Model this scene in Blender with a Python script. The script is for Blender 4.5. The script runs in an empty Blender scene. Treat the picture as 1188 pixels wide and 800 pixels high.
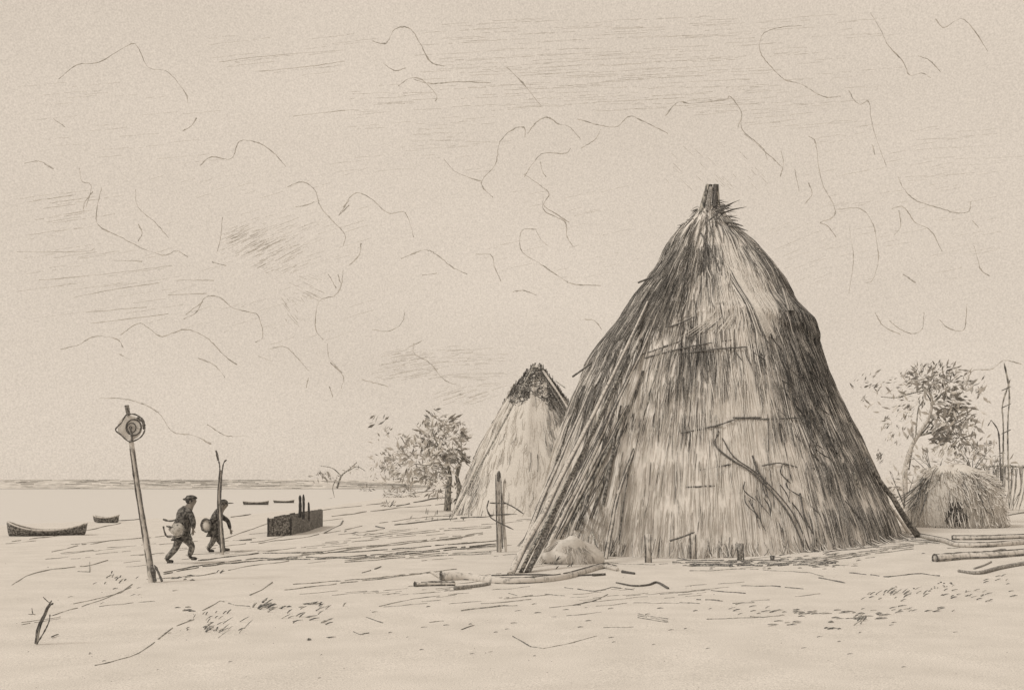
import bpy, math, random
from mathutils import Vector, noise

R = math.radians
rnd = random.Random(7)
C = bpy.context.scene.collection
S = bpy.context.scene

# ------------------------------------------------------------------ camera, sky, sun, exposure
EYE = 2.1                 # eye height (m)
F = 1274.0                # focal length in pixels of the 1188 px wide photograph
HX, HY = 594.0, 556.0     # centre column and eye line in those pixels

cam = bpy.data.cameras.new('camera')
cam.sensor_fit = 'HORIZONTAL'
cam.sensor_width = 36.0
cam.lens = 36.0 * F / 1188.0
cam.shift_y = (HY - 400.0) / 1188.0
cam.clip_start = 0.1
cam.clip_end = 6000
cam_o = bpy.data.objects.new('camera', cam)
cam_o.location = (0, 0, EYE)
cam_o.rotation_euler = (R(90), 0, 0)
C.objects.link(cam_o)
S.camera = cam_o

SUN_EL, SUN_DIR = R(48), Vector((-0.88, -0.47, 0))
world = bpy.data.worlds.new('World')
S.world = world
world.use_nodes = True
nt = world.node_tree
nt.nodes.clear()
N = nt.nodes.new
L = nt.links.new
out = N('ShaderNodeOutputWorld')
bg = N('ShaderNodeBackground')
L(bg.outputs[0], out.inputs[0])
bg.inputs['Strength'].default_value = 0.1
sky = N('ShaderNodeTexSky')
sky.sky_type = 'NISHITA'
sky.sun_disc = False
sky.sun_elevation = SUN_EL
sky.sun_rotation = math.atan2(SUN_DIR.x, SUN_DIR.y)
hsv = N('ShaderNodeHueSaturation')
hsv.inputs['Saturation'].default_value = 0.05
L(sky.outputs[0], hsv.inputs['Color'])
tc = N('ShaderNodeTexCoord')
mp = N('ShaderNodeMapping')
mp.inputs['Scale'].default_value = (1, 1, 2.6)
L(tc.outputs['Generated'], mp.inputs[0])
n1 = N('ShaderNodeTexNoise')
n1.inputs['Scale'].default_value = 3.2
n1.inputs['Detail'].default_value = 6
L(mp.outputs[0], n1.inputs['Vector'])
n2 = N('ShaderNodeTexNoise')                  # fine mottle of the thin cloud sheet
n2.inputs['Scale'].default_value = 760
n2.inputs['Detail'].default_value = 2
L(tc.outputs['Generated'], n2.inputs['Vector'])
cr = N('ShaderNodeValToRGB')
cr.color_ramp.elements[0].position = 0.3
cr.color_ramp.elements[0].color = (6.80, 5.85, 4.84, 1)
cr.color_ramp.elements[1].position = 0.72
cr.color_ramp.elements[1].color = (7.40, 6.39, 5.32, 1)
L(n1.outputs[0], cr.inputs[0])
mr = N('ShaderNodeMapRange')
mr.inputs[1].default_value = 0.25
mr.inputs[2].default_value = 0.75
mr.inputs[3].default_value = 0.86
mr.inputs[4].default_value = 1.14
L(n2.outputs[0], mr.inputs[0])
mg = N('ShaderNodeMix')
mg.data_type = 'RGBA'
mg.blend_type = 'MULTIPLY'
mg.inputs[0].default_value = 1.0
L(cr.outputs[0], mg.inputs[6])
L(mr.outputs[0], mg.inputs[7])
mx = N('ShaderNodeMix')
mx.data_type = 'RGBA'
mx.inputs[0].default_value = 0.94             # a cream overcast veil over the clear sky
L(hsv.outputs[0], mx.inputs[6])
L(mg.outputs[2], mx.inputs[7])
L(mx.outputs[2], bg.inputs['Color'])

sl = bpy.data.lights.new('sun', 'SUN')
sl.energy = 1.5
sl.angle = R(12)
sl.color = (1.0, 0.95, 0.87)
so = bpy.data.objects.new('sun', sl)
d = SUN_DIR.normalized() * math.cos(SUN_EL) + Vector((0, 0, math.sin(SUN_EL)))
so.rotation_euler = d.to_track_quat('Z', 'Y').to_euler()
so.location = (-30, -20, 40)
C.objects.link(so)

S.view_settings.view_transform = 'Standard'
S.view_settings.look = 'None'
S.view_settings.exposure = 0.0
S.view_settings.gamma = 1.0
S.view_settings.use_curve_mapping = False
S.render.engine = 'CYCLES'
S.cycles.max_bounces = 5
S.cycles.transparent_max_bounces = 4


# ------------------------------------------------------------------ materials
def mat(name, col, col2=None, scale=20.0, lo=0.4, hi=0.6, rough=0.9, stretch=(1, 1, 1), bump=0.0, detail=3, fine=None):
    """two tones of one stuff mixed by noise; fine = (scale, amount) adds a fine speckle"""
    col = (col[0], col[1] * 1.09, col[2] * 1.25)
    col2 = (col2[0], col2[1] * 1.09, col2[2] * 1.25) if col2 else None
    m = bpy.data.materials.new(name)
    m.use_nodes = True
    t = m.node_tree
    b = t.nodes['Principled BSDF']
    b.inputs['Roughness'].default_value = rough
    b.inputs['Specular IOR Level'].default_value = 0.15
    g = t.nodes.new('ShaderNodeNewGeometry')
    mpg = t.nodes.new('ShaderNodeMapping')
    mpg.inputs['Scale'].default_value = stretch
    t.links.new(g.outputs['Position'], mpg.inputs[0])
    n = t.nodes.new('ShaderNodeTexNoise')
    n.inputs['Scale'].default_value = scale
    n.inputs['Detail'].default_value = detail
    t.links.new(mpg.outputs[0], n.inputs['Vector'])
    r = t.nodes.new('ShaderNodeValToRGB')
    r.color_ramp.elements[0].position = lo
    r.color_ramp.elements[0].color = (*col, 1)
    r.color_ramp.elements[1].position = hi
    r.color_ramp.elements[1].color = (*(col2 or col), 1)
    t.links.new(n.outputs[0], r.inputs[0])
    last = r.outputs[0]
    if fine:
        f = t.nodes.new('ShaderNodeTexNoise')
        f.inputs['Scale'].default_value = fine[0]
        f.inputs['Detail'].default_value = 2
        t.links.new(g.outputs['Position'], f.inputs['Vector'])
        q = t.nodes.new('ShaderNodeMapRange')
        q.inputs[1].default_value = 0.3
        q.inputs[2].default_value = 0.7
        q.inputs[3].default_value = 1 - fine[1]
        q.inputs[4].default_value = 1 + fine[1]
        t.links.new(f.outputs[0], q.inputs[0])
        k = t.nodes.new('ShaderNodeMix')
        k.data_type = 'RGBA'
        k.blend_type = 'MULTIPLY'
        k.inputs[0].default_value = 1
        t.links.new(last, k.inputs[6])
        t.links.new(q.outputs[0], k.inputs[7])
        last = k.outputs[2]
    t.links.new(last, b.inputs['Base Color'])
    if bump:
        bp = t.nodes.new('ShaderNodeBump')
        bp.inputs['Strength'].default_value = bump
        bp.inputs['Distance'].default_value = 0.05
        t.links.new(n.outputs[0], bp.inputs['Height'])
        t.links.new(bp.outputs[0], b.inputs['Normal'])
    return m


M = dict(
    sand=mat('pale_sand', (0.605, 0.53, 0.432), (0.69, 0.605, 0.497), 1.1, 0.3, 0.7, 0.95, bump=0.2, detail=8, fine=(60, 0.24)),
    bank=mat('far_bank', (0.56, 0.49, 0.40), (0.70, 0.615, 0.505), 0.5, 0.4, 0.6, stretch=(1, 1, 4)),
    straw=mat('pale_straw', (0.62, 0.545, 0.445), (0.76, 0.665, 0.55), 9, 0.35, 0.62, stretch=(1, 1, 0.3), bump=0.4),
    light=mat('bleached_straw', (0.60, 0.527, 0.43), (0.70, 0.615, 0.505), 14, 0.35, 0.65),
    mid=mat('grey_straw', (0.22, 0.194, 0.16), (0.48, 0.42, 0.343), 26, 0.45, 0.66, detail=4),
    dark=mat('weathered_shade_straw', (0.10, 0.088, 0.074), (0.32, 0.28, 0.228), 30, 0.48, 0.72, detail=4),  # dark straws serve both old thatch and the huts' painted shade
    black=mat('blackened_shade_straw', (0.055, 0.049, 0.042), (0.19, 0.167, 0.137), 30, 0.5, 0.75, detail=4),
    pole=mat('grey_wood', (0.09, 0.082, 0.07), (0.50, 0.44, 0.35), 16, 0.40, 0.60, stretch=(1, 1, 0.3)),
    palewood=mat('pale_driftwood', (0.30, 0.265, 0.215), (0.62, 0.54, 0.44), 14, 0.32, 0.5, stretch=(1, 1, 0.4)),
    darkwood=mat('dark_tarred_wood', (0.085, 0.075, 0.062), (0.40, 0.35, 0.285), 15, 0.42, 0.68, detail=5),
    stem=mat('dry_stem', (0.10, 0.092, 0.08), (0.42, 0.37, 0.30), 24, 0.45, 0.66, detail=4),
    litter=mat('dry_litter', (0.20, 0.18, 0.15), (0.50, 0.44, 0.355), 18, 0.42, 0.62, detail=4),
    leaf=mat('grey_leaf', (0.16, 0.14, 0.115), (0.32, 0.28, 0.228), 6, 0.4, 0.7),
    leafmid=mat('dusty_leaf', (0.30, 0.262, 0.212), (0.46, 0.40, 0.327), 5, 0.4, 0.65),
    leafpale=mat('pale_leaf', (0.58, 0.51, 0.415), (0.70, 0.615, 0.505), 5, 0.35, 0.65),
    cloth=mat('dark_cloth', (0.05, 0.044, 0.037), (0.24, 0.21, 0.17), 15, 0.42, 0.68, detail=4),
    cloth2=mat('worn_trousers', (0.09, 0.079, 0.065), (0.36, 0.315, 0.255), 15, 0.42, 0.68, detail=4),
    skin=mat('weathered_skin', (0.20, 0.165, 0.13), (0.27, 0.225, 0.175), 12),
    sack=mat('pale_sacking', (0.36, 0.315, 0.25), (0.58, 0.51, 0.415), 18, 0.35, 0.6, bump=0.3),
    vapour=mat('grey_vapour', (0.38, 0.335, 0.273), (0.60, 0.527, 0.43), 0.35, 0.36, 0.60),
    vapourpale=mat('pale_vapour', (0.46, 0.405, 0.33), (0.62, 0.545, 0.445), 0.4, 0.36, 0.60),
)
wm = bpy.data.materials.new('calm_water')
wm.use_nodes = True
wb = wm.node_tree.nodes['Principled BSDF']
wb.inputs['Base Color'].default_value = (0.64, 0.62, 0.59, 1)
wb.inputs['Roughness'].default_value = 0.28
wn = wm.node_tree.nodes.new('ShaderNodeTexNoise')
wg = wm.node_tree.nodes.new('ShaderNodeNewGeometry')
wn.inputs['Scale'].default_value = 0.9
wm.node_tree.links.new(wg.outputs['Position'], wn.inputs['Vector'])
wbp = wm.node_tree.nodes.new('ShaderNodeBump')
wbp.inputs['Strength'].default_value = 0.08
wm.node_tree.links.new(wn.outputs[0], wbp.inputs['Height'])
wm.node_tree.links.new(wbp.outputs[0], wb.inputs['Normal'])
M['water'] = wm


# ------------------------------------------------------------------ helpers
def sm(t):
    t = max(0.0, min(1.0, t))
    return t * t * (3 - 2 * t)


def lerp_tab(tab, v):
    if v <= tab[0][0]:
        return tab[0][1]
    for (a, b), (c, e) in zip(tab, tab[1:]):
        if v <= c:
            return b + (e - b) * (v - a) / (c - a)
    return tab[-1][1]


SHORE = [(40, -90), (44, -60), (48, -31), (51, -24), (55.7, -21), (61, -18.8), (67, -16), (84, -14.2), (111, -14.3), (150, -14.6), (262, -15)]


def lake(x, y):
    """0 on land, 1 well out in the lake"""
    if y < 40:
        return 0.0
    return sm((lerp_tab(SHORE, y) - x) / (1.2 + y * 0.02)) * sm((268 - y) / 8)


def gz(x, y):
    z = 0.42 * sm((x - 4.0) / 9.0) * sm((y - 16) / 14)
    z += 0.035 * noise.noise((x * 0.35, y * 0.30, 0)) * sm(y / 10) + 0.012 * noise.noise((x * 1.6, y * 1.3, 4))
    return z - 0.55 * lake(x, y)


def P(px, py, Y):
    return Vector(((px - HX) / F * Y, Y, EYE - (py - HY) / F * Y))


def G(px, py, lift=0.0):
    Y = EYE * F / max(py - HY, 4)
    for _ in range(12):
        x = (px - HX) / F * Y
        Y = 0.5 * Y + 0.5 * (EYE - gz(x, Y) if True else EYE) * F / max(py - HY, 4)
    x = (px - HX) / F * Y
    return Vector((x, Y, gz(x, Y) + lift))


class MB:
    def __init__(self, *mats):
        self.v, self.f, self.mi, self.mats = [], [], [], list(mats)

    def slot(self, m):
        if m not in self.mats:
            self.mats.append(m)
        return self.mats.index(m)

    def face(self, idx, m):
        self.f.append(idx)
        self.mi.append(self.slot(m))

    def tube(self, pts, rad, m, sides=4, cap=True):
        n = len(pts)
        if n < 2:
            return
        if not hasattr(rad, '__len__'):
            rad = [rad] * n
        b0 = len(self.v)
        up = Vector((0.13, 0.21, 0.97))
        for i, p in enumerate(pts):
            t = (pts[min(i + 1, n - 1)] - pts[max(i - 1, 0)])
            if t.length < 1e-9:
                t = Vector((0, 0, 1))
            t.normalize()
            a = t.cross(up)
            if a.length < 0.15:
                a = t.cross(Vector((1, 0.1, 0)))
            a.normalize()
            b = t.cross(a)
            for k in range(sides):
                w = 2 * math.pi * k / sides + 0.4
                self.v.append(p + (a * math.cos(w) + b * math.sin(w)) * rad[i])
        for i in range(n - 1):
            for k in range(sides):
                k2 = (k + 1) % sides
                self.face((b0 + i * sides + k, b0 + i * sides + k2, b0 + (i + 1) * sides + k2, b0 + (i + 1) * sides + k), m)
        if cap:
            self.face(tuple(b0 + k for k in range(sides))[::-1], m)
            self.face(tuple(b0 + (n - 1) * sides + k for k in range(sides)), m)

    def box(self, c, sx, sy, sz, m, rz=0.0, tilt=0.0):
        b0 = len(self.v)
        ca, sa = math.cos(rz), math.sin(rz)
        for dx in (-.5, .5):
            for dy in (-.5, .5):
                for dz in (-.5, .5):
                    x, y, z = dx * sx, dy * sy, dz * sz + dx * sx * tilt
                    self.v.append(Vector((c[0] + x * ca - y * sa, c[1] + x * sa + y * ca, c[2] + z)))
        for q in ((0, 1, 3, 2), (4, 6, 7, 5), (0, 4, 5, 1), (2, 3, 7, 6), (0, 2, 6, 4), (1, 5, 7, 3)):
            self.face(tuple(b0 + k for k in q), m)

    def leaf(self, p, dirv, ln, wd, m):
        s = dirv.cross(Vector((rnd.uniform(-1, 1), rnd.uniform(-1, 1), rnd.uniform(-1, 1))))
        if s.length < 1e-4:
            return
        s.normalize()
        nrm = dirv.cross(s)
        b0 = len(self.v)
        self.v += [p, p + dirv * ln * .45 + s * wd * .5 + nrm * wd * .15, p + dirv * ln, p + dirv * ln * .45 - s * wd * .5 + nrm * wd * .15]
        self.face((b0, b0 + 1, b0 + 2, b0 + 3), m)

    def lump(self, c, rx, ry, rz, m, seed=0, amp=0.15, nu=14, nv=9, zmin=None, fr=1.4):
        b0 = len(self.v)
        for j in range(nv + 1):
            ph = math.pi * j / nv
            for i in range(nu):
                th = 2 * math.pi * i / nu
                dv = Vector((math.sin(ph) * math.cos(th), math.sin(ph) * math.sin(th), math.cos(ph)))
                k = 1 + amp * noise.noise(dv * fr + Vector((seed * 3.1, seed, 0)))
                p = Vector((c[0] + dv.x * rx * k, c[1] + dv.y * ry * k, c[2] + dv.z * rz * k))
                if zmin is not None:
                    p.z = max(p.z, zmin)
                self.v.append(p)
        for j in range(nv):
            for i in range(nu):
                i2 = (i + 1) % nu
                self.face((b0 + j * nu + i, b0 + (j + 1) * nu + i, b0 + (j + 1) * nu + i2, b0 + j * nu + i2), m)

    def build(self, name, parent=None, smooth=False, loc=None):
        me = bpy.data.meshes.new(name)
        base = Vector(loc) if loc else (parent_base(parent) if parent else Vector((0, 0, 0)))
        me.from_pydata([tuple(v - base) for v in self.v], [], self.f)
        for m in self.mats:
            me.materials.append(M[m])
        me.polygons.foreach_set('material_index', self.mi)
        if smooth:
            me.polygons.foreach_set('use_smooth', [True] * len(self.f))
        me.update()
        o = bpy.data.objects.new(name, me)
        C.objects.link(o)
        if parent:
            o.parent = parent
        else:
            o.location = base
        return o


def parent_base(o):
    b = Vector((0, 0, 0))
    while o:
        b += o.location
        o = o.parent
    return b


def tag(o, label, cat, group=None, kind=None):
    if label:
        o['label'] = label
    if cat:
        o['category'] = cat
    if group:
        o['group'] = group
    if kind:
        o['kind'] = kind
    return o


def thing(name, loc, label, cat, group=None):
    o = bpy.data.objects.new(name, None)
    o.location = loc
    o.empty_display_size = 0.3
    C.objects.link(o)
    return tag(o, label, cat, group)


def spline(pts, n=6):
    """Catmull-Rom through points"""
    q = [2 * pts[0] - pts[1]] + list(pts) + [2 * pts[-1] - pts[-2]]
    o = []
    for i in range(1, len(q) - 2):
        a, b, c, e = q[i - 1], q[i], q[i + 1], q[i + 2]
        for k in range(n):
            t = k / n
            o.append(0.5 * ((2 * b) + (c - a) * t + (2 * a - 5 * b + 4 * c - e) * t * t + (3 * b - a - 3 * c + e) * t ** 3))
    o.append(pts[-1])
    return o


def strand(mb, pts, r, m, n=5, jit=0.0, brk=0.0, sides=4, wob=0.5):
    """an uneven stem through pts: its thickness wanders, it may break off and start again"""
    s = spline(pts, n) if len(pts) > 1 else pts
    run, rr = [], []
    ph = rnd.uniform(0, 100)
    for i, p in enumerate(s):
        if jit:
            p = p + Vector((rnd.gauss(0, jit), rnd.gauss(0, jit), rnd.gauss(0, jit)))
        w = 1 + wob * noise.noise((i * 0.6 + ph, ph, 0)) * 1.6
        run.append(p)
        rr.append(max(r * 0.25, r * w))
        if brk and rnd.random() < brk and len(run) > 1:
            mb.tube(run, rr, m, sides)
            run, rr = [], []
    if len(run) > 1:
        rr[-1] *= 0.4
        mb.tube(run, rr, m, sides)


# ------------------------------------------------------------------ ground, lake, far bank
ys = [2 + i * 0.35 for i in range(60)] + [23 + i * 0.6 for i in range(62)]
y = ys[-1]
while y < 5200:
    y *= 1.045
    ys.append(y)
nx = 150
g = MB('sand')
for y in ys:
    half = 14 + y * 0.9
    for i in range(nx + 1):
        u = 2 * i / nx - 1
        x = half * (0.6 * u + 0.4 * u ** 3)
        g.v.append(Vector((x, y, gz(x, y))))
for j in range(len(ys) - 1):
    for i in range(nx):
        a = j * (nx + 1) + i
        g.face((a, a + 1, a + nx + 2, a + nx + 1), 'sand')
# a skirt of ground behind and under the camera
b0 = len(g.v)
g.v += [Vector((-60, 1.99, -0.01)), Vector((60, 1.99, -0.01)), Vector((60, -40, -0.01)), Vector((-60, -40, -0.01))]
g.face((b0, b0 + 3, b0 + 2, b0 + 1), 'sand')
tag(g.build('ground', smooth=True), None, None, kind='structure')

w = MB('water')
w.v += [Vector(p) for p in ((-420, 40, -0.12), (-9, 40, -0.12), (-9, 275, -0.12), (-420, 275, -0.12))]
w.face((0, 1, 2, 3), 'water')
tag(w.build('water'), None, None, kind='structure')

fb = MB('bank')
rows = [(262, 0.0), (268, 0.75), (275, 1.0), (300, 0.8), (330, 0.0)]
nb = 160
for Y, k in rows:
    for i in range(nb + 1):
        x = -420 + i * 2.64
        h = (2.1 + 0.7 * noise.noise((x * 0.03, 3, 0)) + 0.35 * noise.noise((x * 0.3, 1, Y))) * sm((-20 - x) / 45 + 0.35)
        fb.v.append(Vector((x, Y, -0.3 + k * h + 0.0)))
for j in range(len(rows) - 1):
    for i in range(nb):
        a = j * (nb + 1) + i
        fb.face((a, a + 1, a + nb + 2, a + nb + 1), 'bank')
tag(fb.build('far_hills', smooth=True), None, None, kind='structure')
rd = MB('mid')                       # scrub and reeds along the far bank
for i in range(800):
    x = rnd.uniform(-125, -22)
    Y = rnd.uniform(262, 285)
    z = rnd.uniform(0.0, 2.0) * sm((-20 - x) / 45 + 0.3)
    ln = rnd.uniform(0.6, 3.5)
    rd.tube([Vector((x - ln, Y, z)), Vector((x + ln, Y, z + rnd.uniform(-.12, .16)))], rnd.uniform(0.03, 0.09), rnd.choice(['litter', 'litter', 'vapour', 'mid']), 3)
for i in range(220):
    x = rnd.uniform(-125, -22)
    rd.tube([Vector((x - 1, 261.5, -0.1)), Vector((x + 1, 261.5, -0.08))], 0.07, 'mid', 3)
tag(rd.build('far_scrub'), 'low grey scrub along the far bank of the lake', 'scrub', kind='stuff')

# ------------------------------------------------------------------ the big thatched hut
HC = Vector(((826 - HX) / F * 34.4, 34.8, 0))
K = 34.4 / F
LT = [(212, 8), (240, 14), (247, 18), (262, 33), (275, 43), (289, 50), (304, 57), (320, 69), (340, 86), (367, 104), (397, 126), (424, 143), (460, 160), (490, 170), (520, 180), (560, 193), (600, 207), (640, 218), (670, 222)]
RT = [(212, 6), (240, 13), (255, 22), (269, 34), (283, 51), (304, 69), (322, 81), (349, 92), (360, 102), (372, 113), (390, 119), (412, 126), (440, 137), (460, 144), (490, 157), (520, 171), (560, 189), (600, 206), (640, 219), (670, 222)]


def zpy(z):
    return HY - (z - EYE) / K


def pyz(py):
    return EYE - (py - HY) * K


def hut_r(th, z):
    py = zpy(z)
    c = math.cos(th)
    return K * (lerp_tab(LT, py) * (1 - c) / 2 + lerp_tab(RT, py) * (1 + c) / 2)


def capline(th):
    """picture height of the ragged lower edge of the upper thatch at angle th"""
    c = math.cos(th)
    return 372 + 50 * sm(-c) + 22 * sm(c) + 16 * noise.noise((th * 2.2, 1, 0)) + 8 * noise.noise((th * 7, 5, 0))


def hut_pt(th, z, off=0.0):
    b = 0.10 * noise.noise((th * 3.0, z * 0.5, 2)) + 0.05 * noise.noise((th * 9, z * 1.1, 7))
    if zpy(z) < capline(th):
        b += 0.05 + 0.03 * sm(math.cos(th) * 1.3)
    r = hut_r(th, z) + b * min(1, hut_r(th, z)) + off
    return Vector((HC.x + r * math.cos(th), HC.y + r * math.sin(th), z))


def hit(px, py, off=0.02):
    """where the line of sight through a pixel meets the thatch (used to lay ties and branches ON the hut)"""
    Y = 22.0
    while Y < 34.8:
        p = P(px, py, Y)
        dx, dy = p.x - HC.x, p.y - HC.y
        th = math.atan2(dy, dx)
        q = hut_pt(th, p.z, off)
        if (q.x - HC.x) ** 2 + (q.y - HC.y) ** 2 >= dx * dx + dy * dy:
            return p
        Y += 0.03
    return P(px, py, 34.2)


DARK = [(744, 348, 15, 40, .60, .52), (712, 410, 14, 40, .34, .5), (690, 448, 12, 30, .2, .5), (795, 290, 26, 34, .36, .35), (842, 256, 24, 16, .45, 0), (775, 330, 20, 30, .22, .5),  # dark patches of old thatch, plus painted shade down the right side
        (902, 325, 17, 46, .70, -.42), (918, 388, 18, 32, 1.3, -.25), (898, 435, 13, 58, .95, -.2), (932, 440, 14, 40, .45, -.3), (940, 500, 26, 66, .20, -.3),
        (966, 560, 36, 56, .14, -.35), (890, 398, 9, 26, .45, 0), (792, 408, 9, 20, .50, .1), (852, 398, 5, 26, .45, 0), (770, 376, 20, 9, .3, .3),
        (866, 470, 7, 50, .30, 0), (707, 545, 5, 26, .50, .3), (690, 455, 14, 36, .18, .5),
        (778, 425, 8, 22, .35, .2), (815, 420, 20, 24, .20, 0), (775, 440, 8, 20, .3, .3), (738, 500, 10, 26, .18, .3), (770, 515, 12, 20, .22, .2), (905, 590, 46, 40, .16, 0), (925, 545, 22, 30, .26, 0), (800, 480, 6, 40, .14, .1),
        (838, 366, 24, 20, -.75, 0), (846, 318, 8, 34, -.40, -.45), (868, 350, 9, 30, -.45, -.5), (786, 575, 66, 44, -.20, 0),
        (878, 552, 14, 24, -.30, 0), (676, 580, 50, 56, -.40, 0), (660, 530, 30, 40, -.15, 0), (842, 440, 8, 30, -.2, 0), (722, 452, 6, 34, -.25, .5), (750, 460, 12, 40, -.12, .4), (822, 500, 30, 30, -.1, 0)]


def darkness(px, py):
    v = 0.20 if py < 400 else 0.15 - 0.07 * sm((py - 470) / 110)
    v += 0.09 * sm((px - 850) / 80)  # right flank: shade put into the strand colours
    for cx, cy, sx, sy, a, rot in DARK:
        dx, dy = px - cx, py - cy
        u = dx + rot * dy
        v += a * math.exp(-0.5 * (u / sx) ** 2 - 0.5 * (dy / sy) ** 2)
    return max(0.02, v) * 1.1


hut = thing('thatched_hut', (HC.x, HC.y, 0.2), 'tall conical hut thatched with reed and straw, long poles leaning on its flanks', 'hut')

NT, NZ = 150, 90


def hut_shell(z0, z1, off, name, edge=None):
    mb = MB('straw')
    for j in range(NZ + 1):
        for i in range(NT):
            th = 2 * math.pi * i / NT
            lo = z0 if edge is None else pyz(capline(th))
            z = lo + (z1 - lo) * (j / NZ)
            mb.v.append(hut_pt(th, z, off))
    for j in range(NZ):
        for i in range(NT):
            i2 = (i + 1) % NT
            mb.face((j * NT + i, j * NT + i2, (j + 1) * NT + i2, (j + 1) * NT + i), 'straw')
    return mb


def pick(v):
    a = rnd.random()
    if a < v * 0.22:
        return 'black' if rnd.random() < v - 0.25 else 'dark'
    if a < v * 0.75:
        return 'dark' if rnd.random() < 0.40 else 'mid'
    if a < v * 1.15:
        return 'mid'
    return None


def thatch_strands(mb, n, za, zb, iscap):
    done = 0
    while done < n:
        py = rnd.uniform(zpy(zb), zpy(za))
        th = rnd.uniform(0, 2 * math.pi)
        if rnd.random() < 0.45:         # courses of thatch laid one over the other
            py = rnd.choice((296, 330, 364) if iscap else (392, 418, 452, 490, 540, 588)) + rnd.gauss(0, 2.2) + 7 * noise.noise((th * 2.5, py // 40, 0)) + 3 * noise.noise((th * 11, 1, 0))
        z = pyz(py)
        r = hut_r(th, z)
        if rnd.random() > r / 6.2:
            continue
        if math.sin(th) > 0.25 and rnd.random() < 0.6:
            continue
        ce = capline(th)
        if iscap != (py < ce):
            continue
        done += 1
        p = hut_pt(th, z)
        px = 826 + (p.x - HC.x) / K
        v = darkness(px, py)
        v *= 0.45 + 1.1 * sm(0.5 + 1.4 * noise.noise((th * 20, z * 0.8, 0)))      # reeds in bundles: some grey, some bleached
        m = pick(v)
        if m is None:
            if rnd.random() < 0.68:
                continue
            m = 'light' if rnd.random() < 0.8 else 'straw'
        ln = rnd.uniform(0.25, 1.05) if m != 'light' else rnd.uniform(0.4, 1.2)
        dth = rnd.gauss(0, 0.05) / max(r, 0.4)
        segs = 4
        off0 = rnd.uniform(0.0, 0.03)
        lift = rnd.uniform(0, 0.035)
        pts = []
        for k in range(segs + 1):
            t = k / segs
            zz = z - ln * t
            if not iscap and zz < 0.06:
                zz = max(zz, 0.03)
            tt = th + dth * t + 0.012 * math.sin(t * 3 + th * 40) / max(r, .6)
            if iscap and zpy(zz) > ce + 18:
                break
            pts.append(hut_pt(tt, zz, off0 + lift * t + 0.012))
        if len(pts) > 2:
            r0 = rnd.uniform(0.006, 0.0135)
            mb.tube(pts, [r0 * (0.6 + 0.4 * (k != 0)) * (1 if k < len(pts) - 1 else 0.3) for k in range(len(pts))], m, 3, cap=False)


wall = hut_shell(-0.1, pyz(330), 0.0, 'thatch_wall')
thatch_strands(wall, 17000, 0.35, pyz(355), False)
# a fringe of loose reed ends at the foot of the wall
for i in range(420):
    th = rnd.uniform(-math.pi, 0.15)
    z = rnd.uniform(0.25, 0.6)
    p0, p1 = hut_pt(th, z, 0.02), hut_pt(th + rnd.gauss(0, .02), 0.02, rnd.uniform(0.05, 0.3))
    p1.z = gz(p1.x, p1.y) + 0.01
    wall.tube([p0, (p0 + p1) / 2 + Vector((0, 0, -0.03)), p1], 0.010, rnd.choice(['light', 'straw', 'mid', 'dark', 'light']), 3, cap=False)
wall_o = wall.build('thatch_wall', hut, smooth=False)
capm = hut_shell(0, pyz(238), 0.0, 'thatch_cap', edge=True)
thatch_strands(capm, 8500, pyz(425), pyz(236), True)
# rough straw bursting out round the peak
for i in range(150):
    th = rnd.uniform(-math.pi, math.pi)
    z = pyz(rnd.uniform(232, 262))
    p0 = hut_pt(th, z, 0.0)
    dv = Vector((math.cos(th) * 0.8 + 0.25, math.sin(th), rnd.uniform(-0.5, 0.35)))
    ln = rnd.uniform(0.15, 0.42)
    capm.tube([p0, p0 + dv * ln * 0.5, p0 + dv * ln + Vector((0, 0, -0.05))], [0.014, 0.012, 0.004], rnd.choice(['dark', 'black', 'mid']), 3, cap=False)
for a, b in (((830, 246), (858, 232)), ((828, 250), (850, 236)), ((836, 248), (866, 240)), ((842, 258), (862, 262)), ((822, 256), (846, 240)), ((845, 262), (868, 268))):
    p0, p1 = P(*a, 33.9), P(*b, 33.7)
    capm.tube([p0, (p0 + p1) / 2 + Vector((0, 0, .03)), p1], [0.028, 0.022, 0.006], 'dark', 4)
# long loose stems down the right shoulder of the cap
for off in range(9):
    pts = [hit(870 + off * 1.5, 276 + off * 2), hit(892 + off, 300 + off), hit(905 + off * .6, 330), hit(914 + off * .8, 360)]
    strand(capm, [p + Vector((0, -0.03, 0)) for p in pts], 0.013, rnd.choice(['dark', 'light', 'light', 'mid']), 6)
for off in range(16):                 # the pale swathe combed over the middle
    x0 = 832 + off * 1.6
    pts = [hit(x0, 300 + off), hit(x0 + 14, 326 + off), hit(x0 + 28, 350 + off * .8), hit(x0 + 38 + off * .4, 384 + off * .6)]
    strand(capm, [p + Vector((0, -0.04, 0)) for p in pts], 0.017, rnd.choice(['light', 'light', 'light', 'mid', 'dark']), 6)
for off in range(14):
    x0 = 872 - off * 6
    pts = [hit(858 - off * 2.2, 350), hit((858 + x0) / 2, 366), hit(x0 - 4, 384 + off * .5)]
    strand(capm, [p + Vector((0, -0.06, 0)) for p in pts], 0.014, rnd.choice(['light', 'light', 'mid', 'dark']), 5)
cap_o = capm.build('thatch_cap', hut)

fin = MB('pole')                       # bundled mast at the peak
for k in range(7):
    a = k * 0.9
    bx, tx = 823 + 11 * math.cos(a), 826 + 5.5 * math.cos(a)
    p0, p1 = P(bx, 254, 34.6 + 0.18 * math.sin(a)), P(tx, 214 + 3 * (k % 2), 34.6 + 0.1 * math.sin(a))
    fin.tube([p0, (p0 + p1) / 2 + Vector((-.02, 0, 0)), p1], [0.13, 0.085, 0.06], ['pole', 'mid', 'dark', 'pole'][k % 4], 6)
fin.build('finial', hut)


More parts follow.
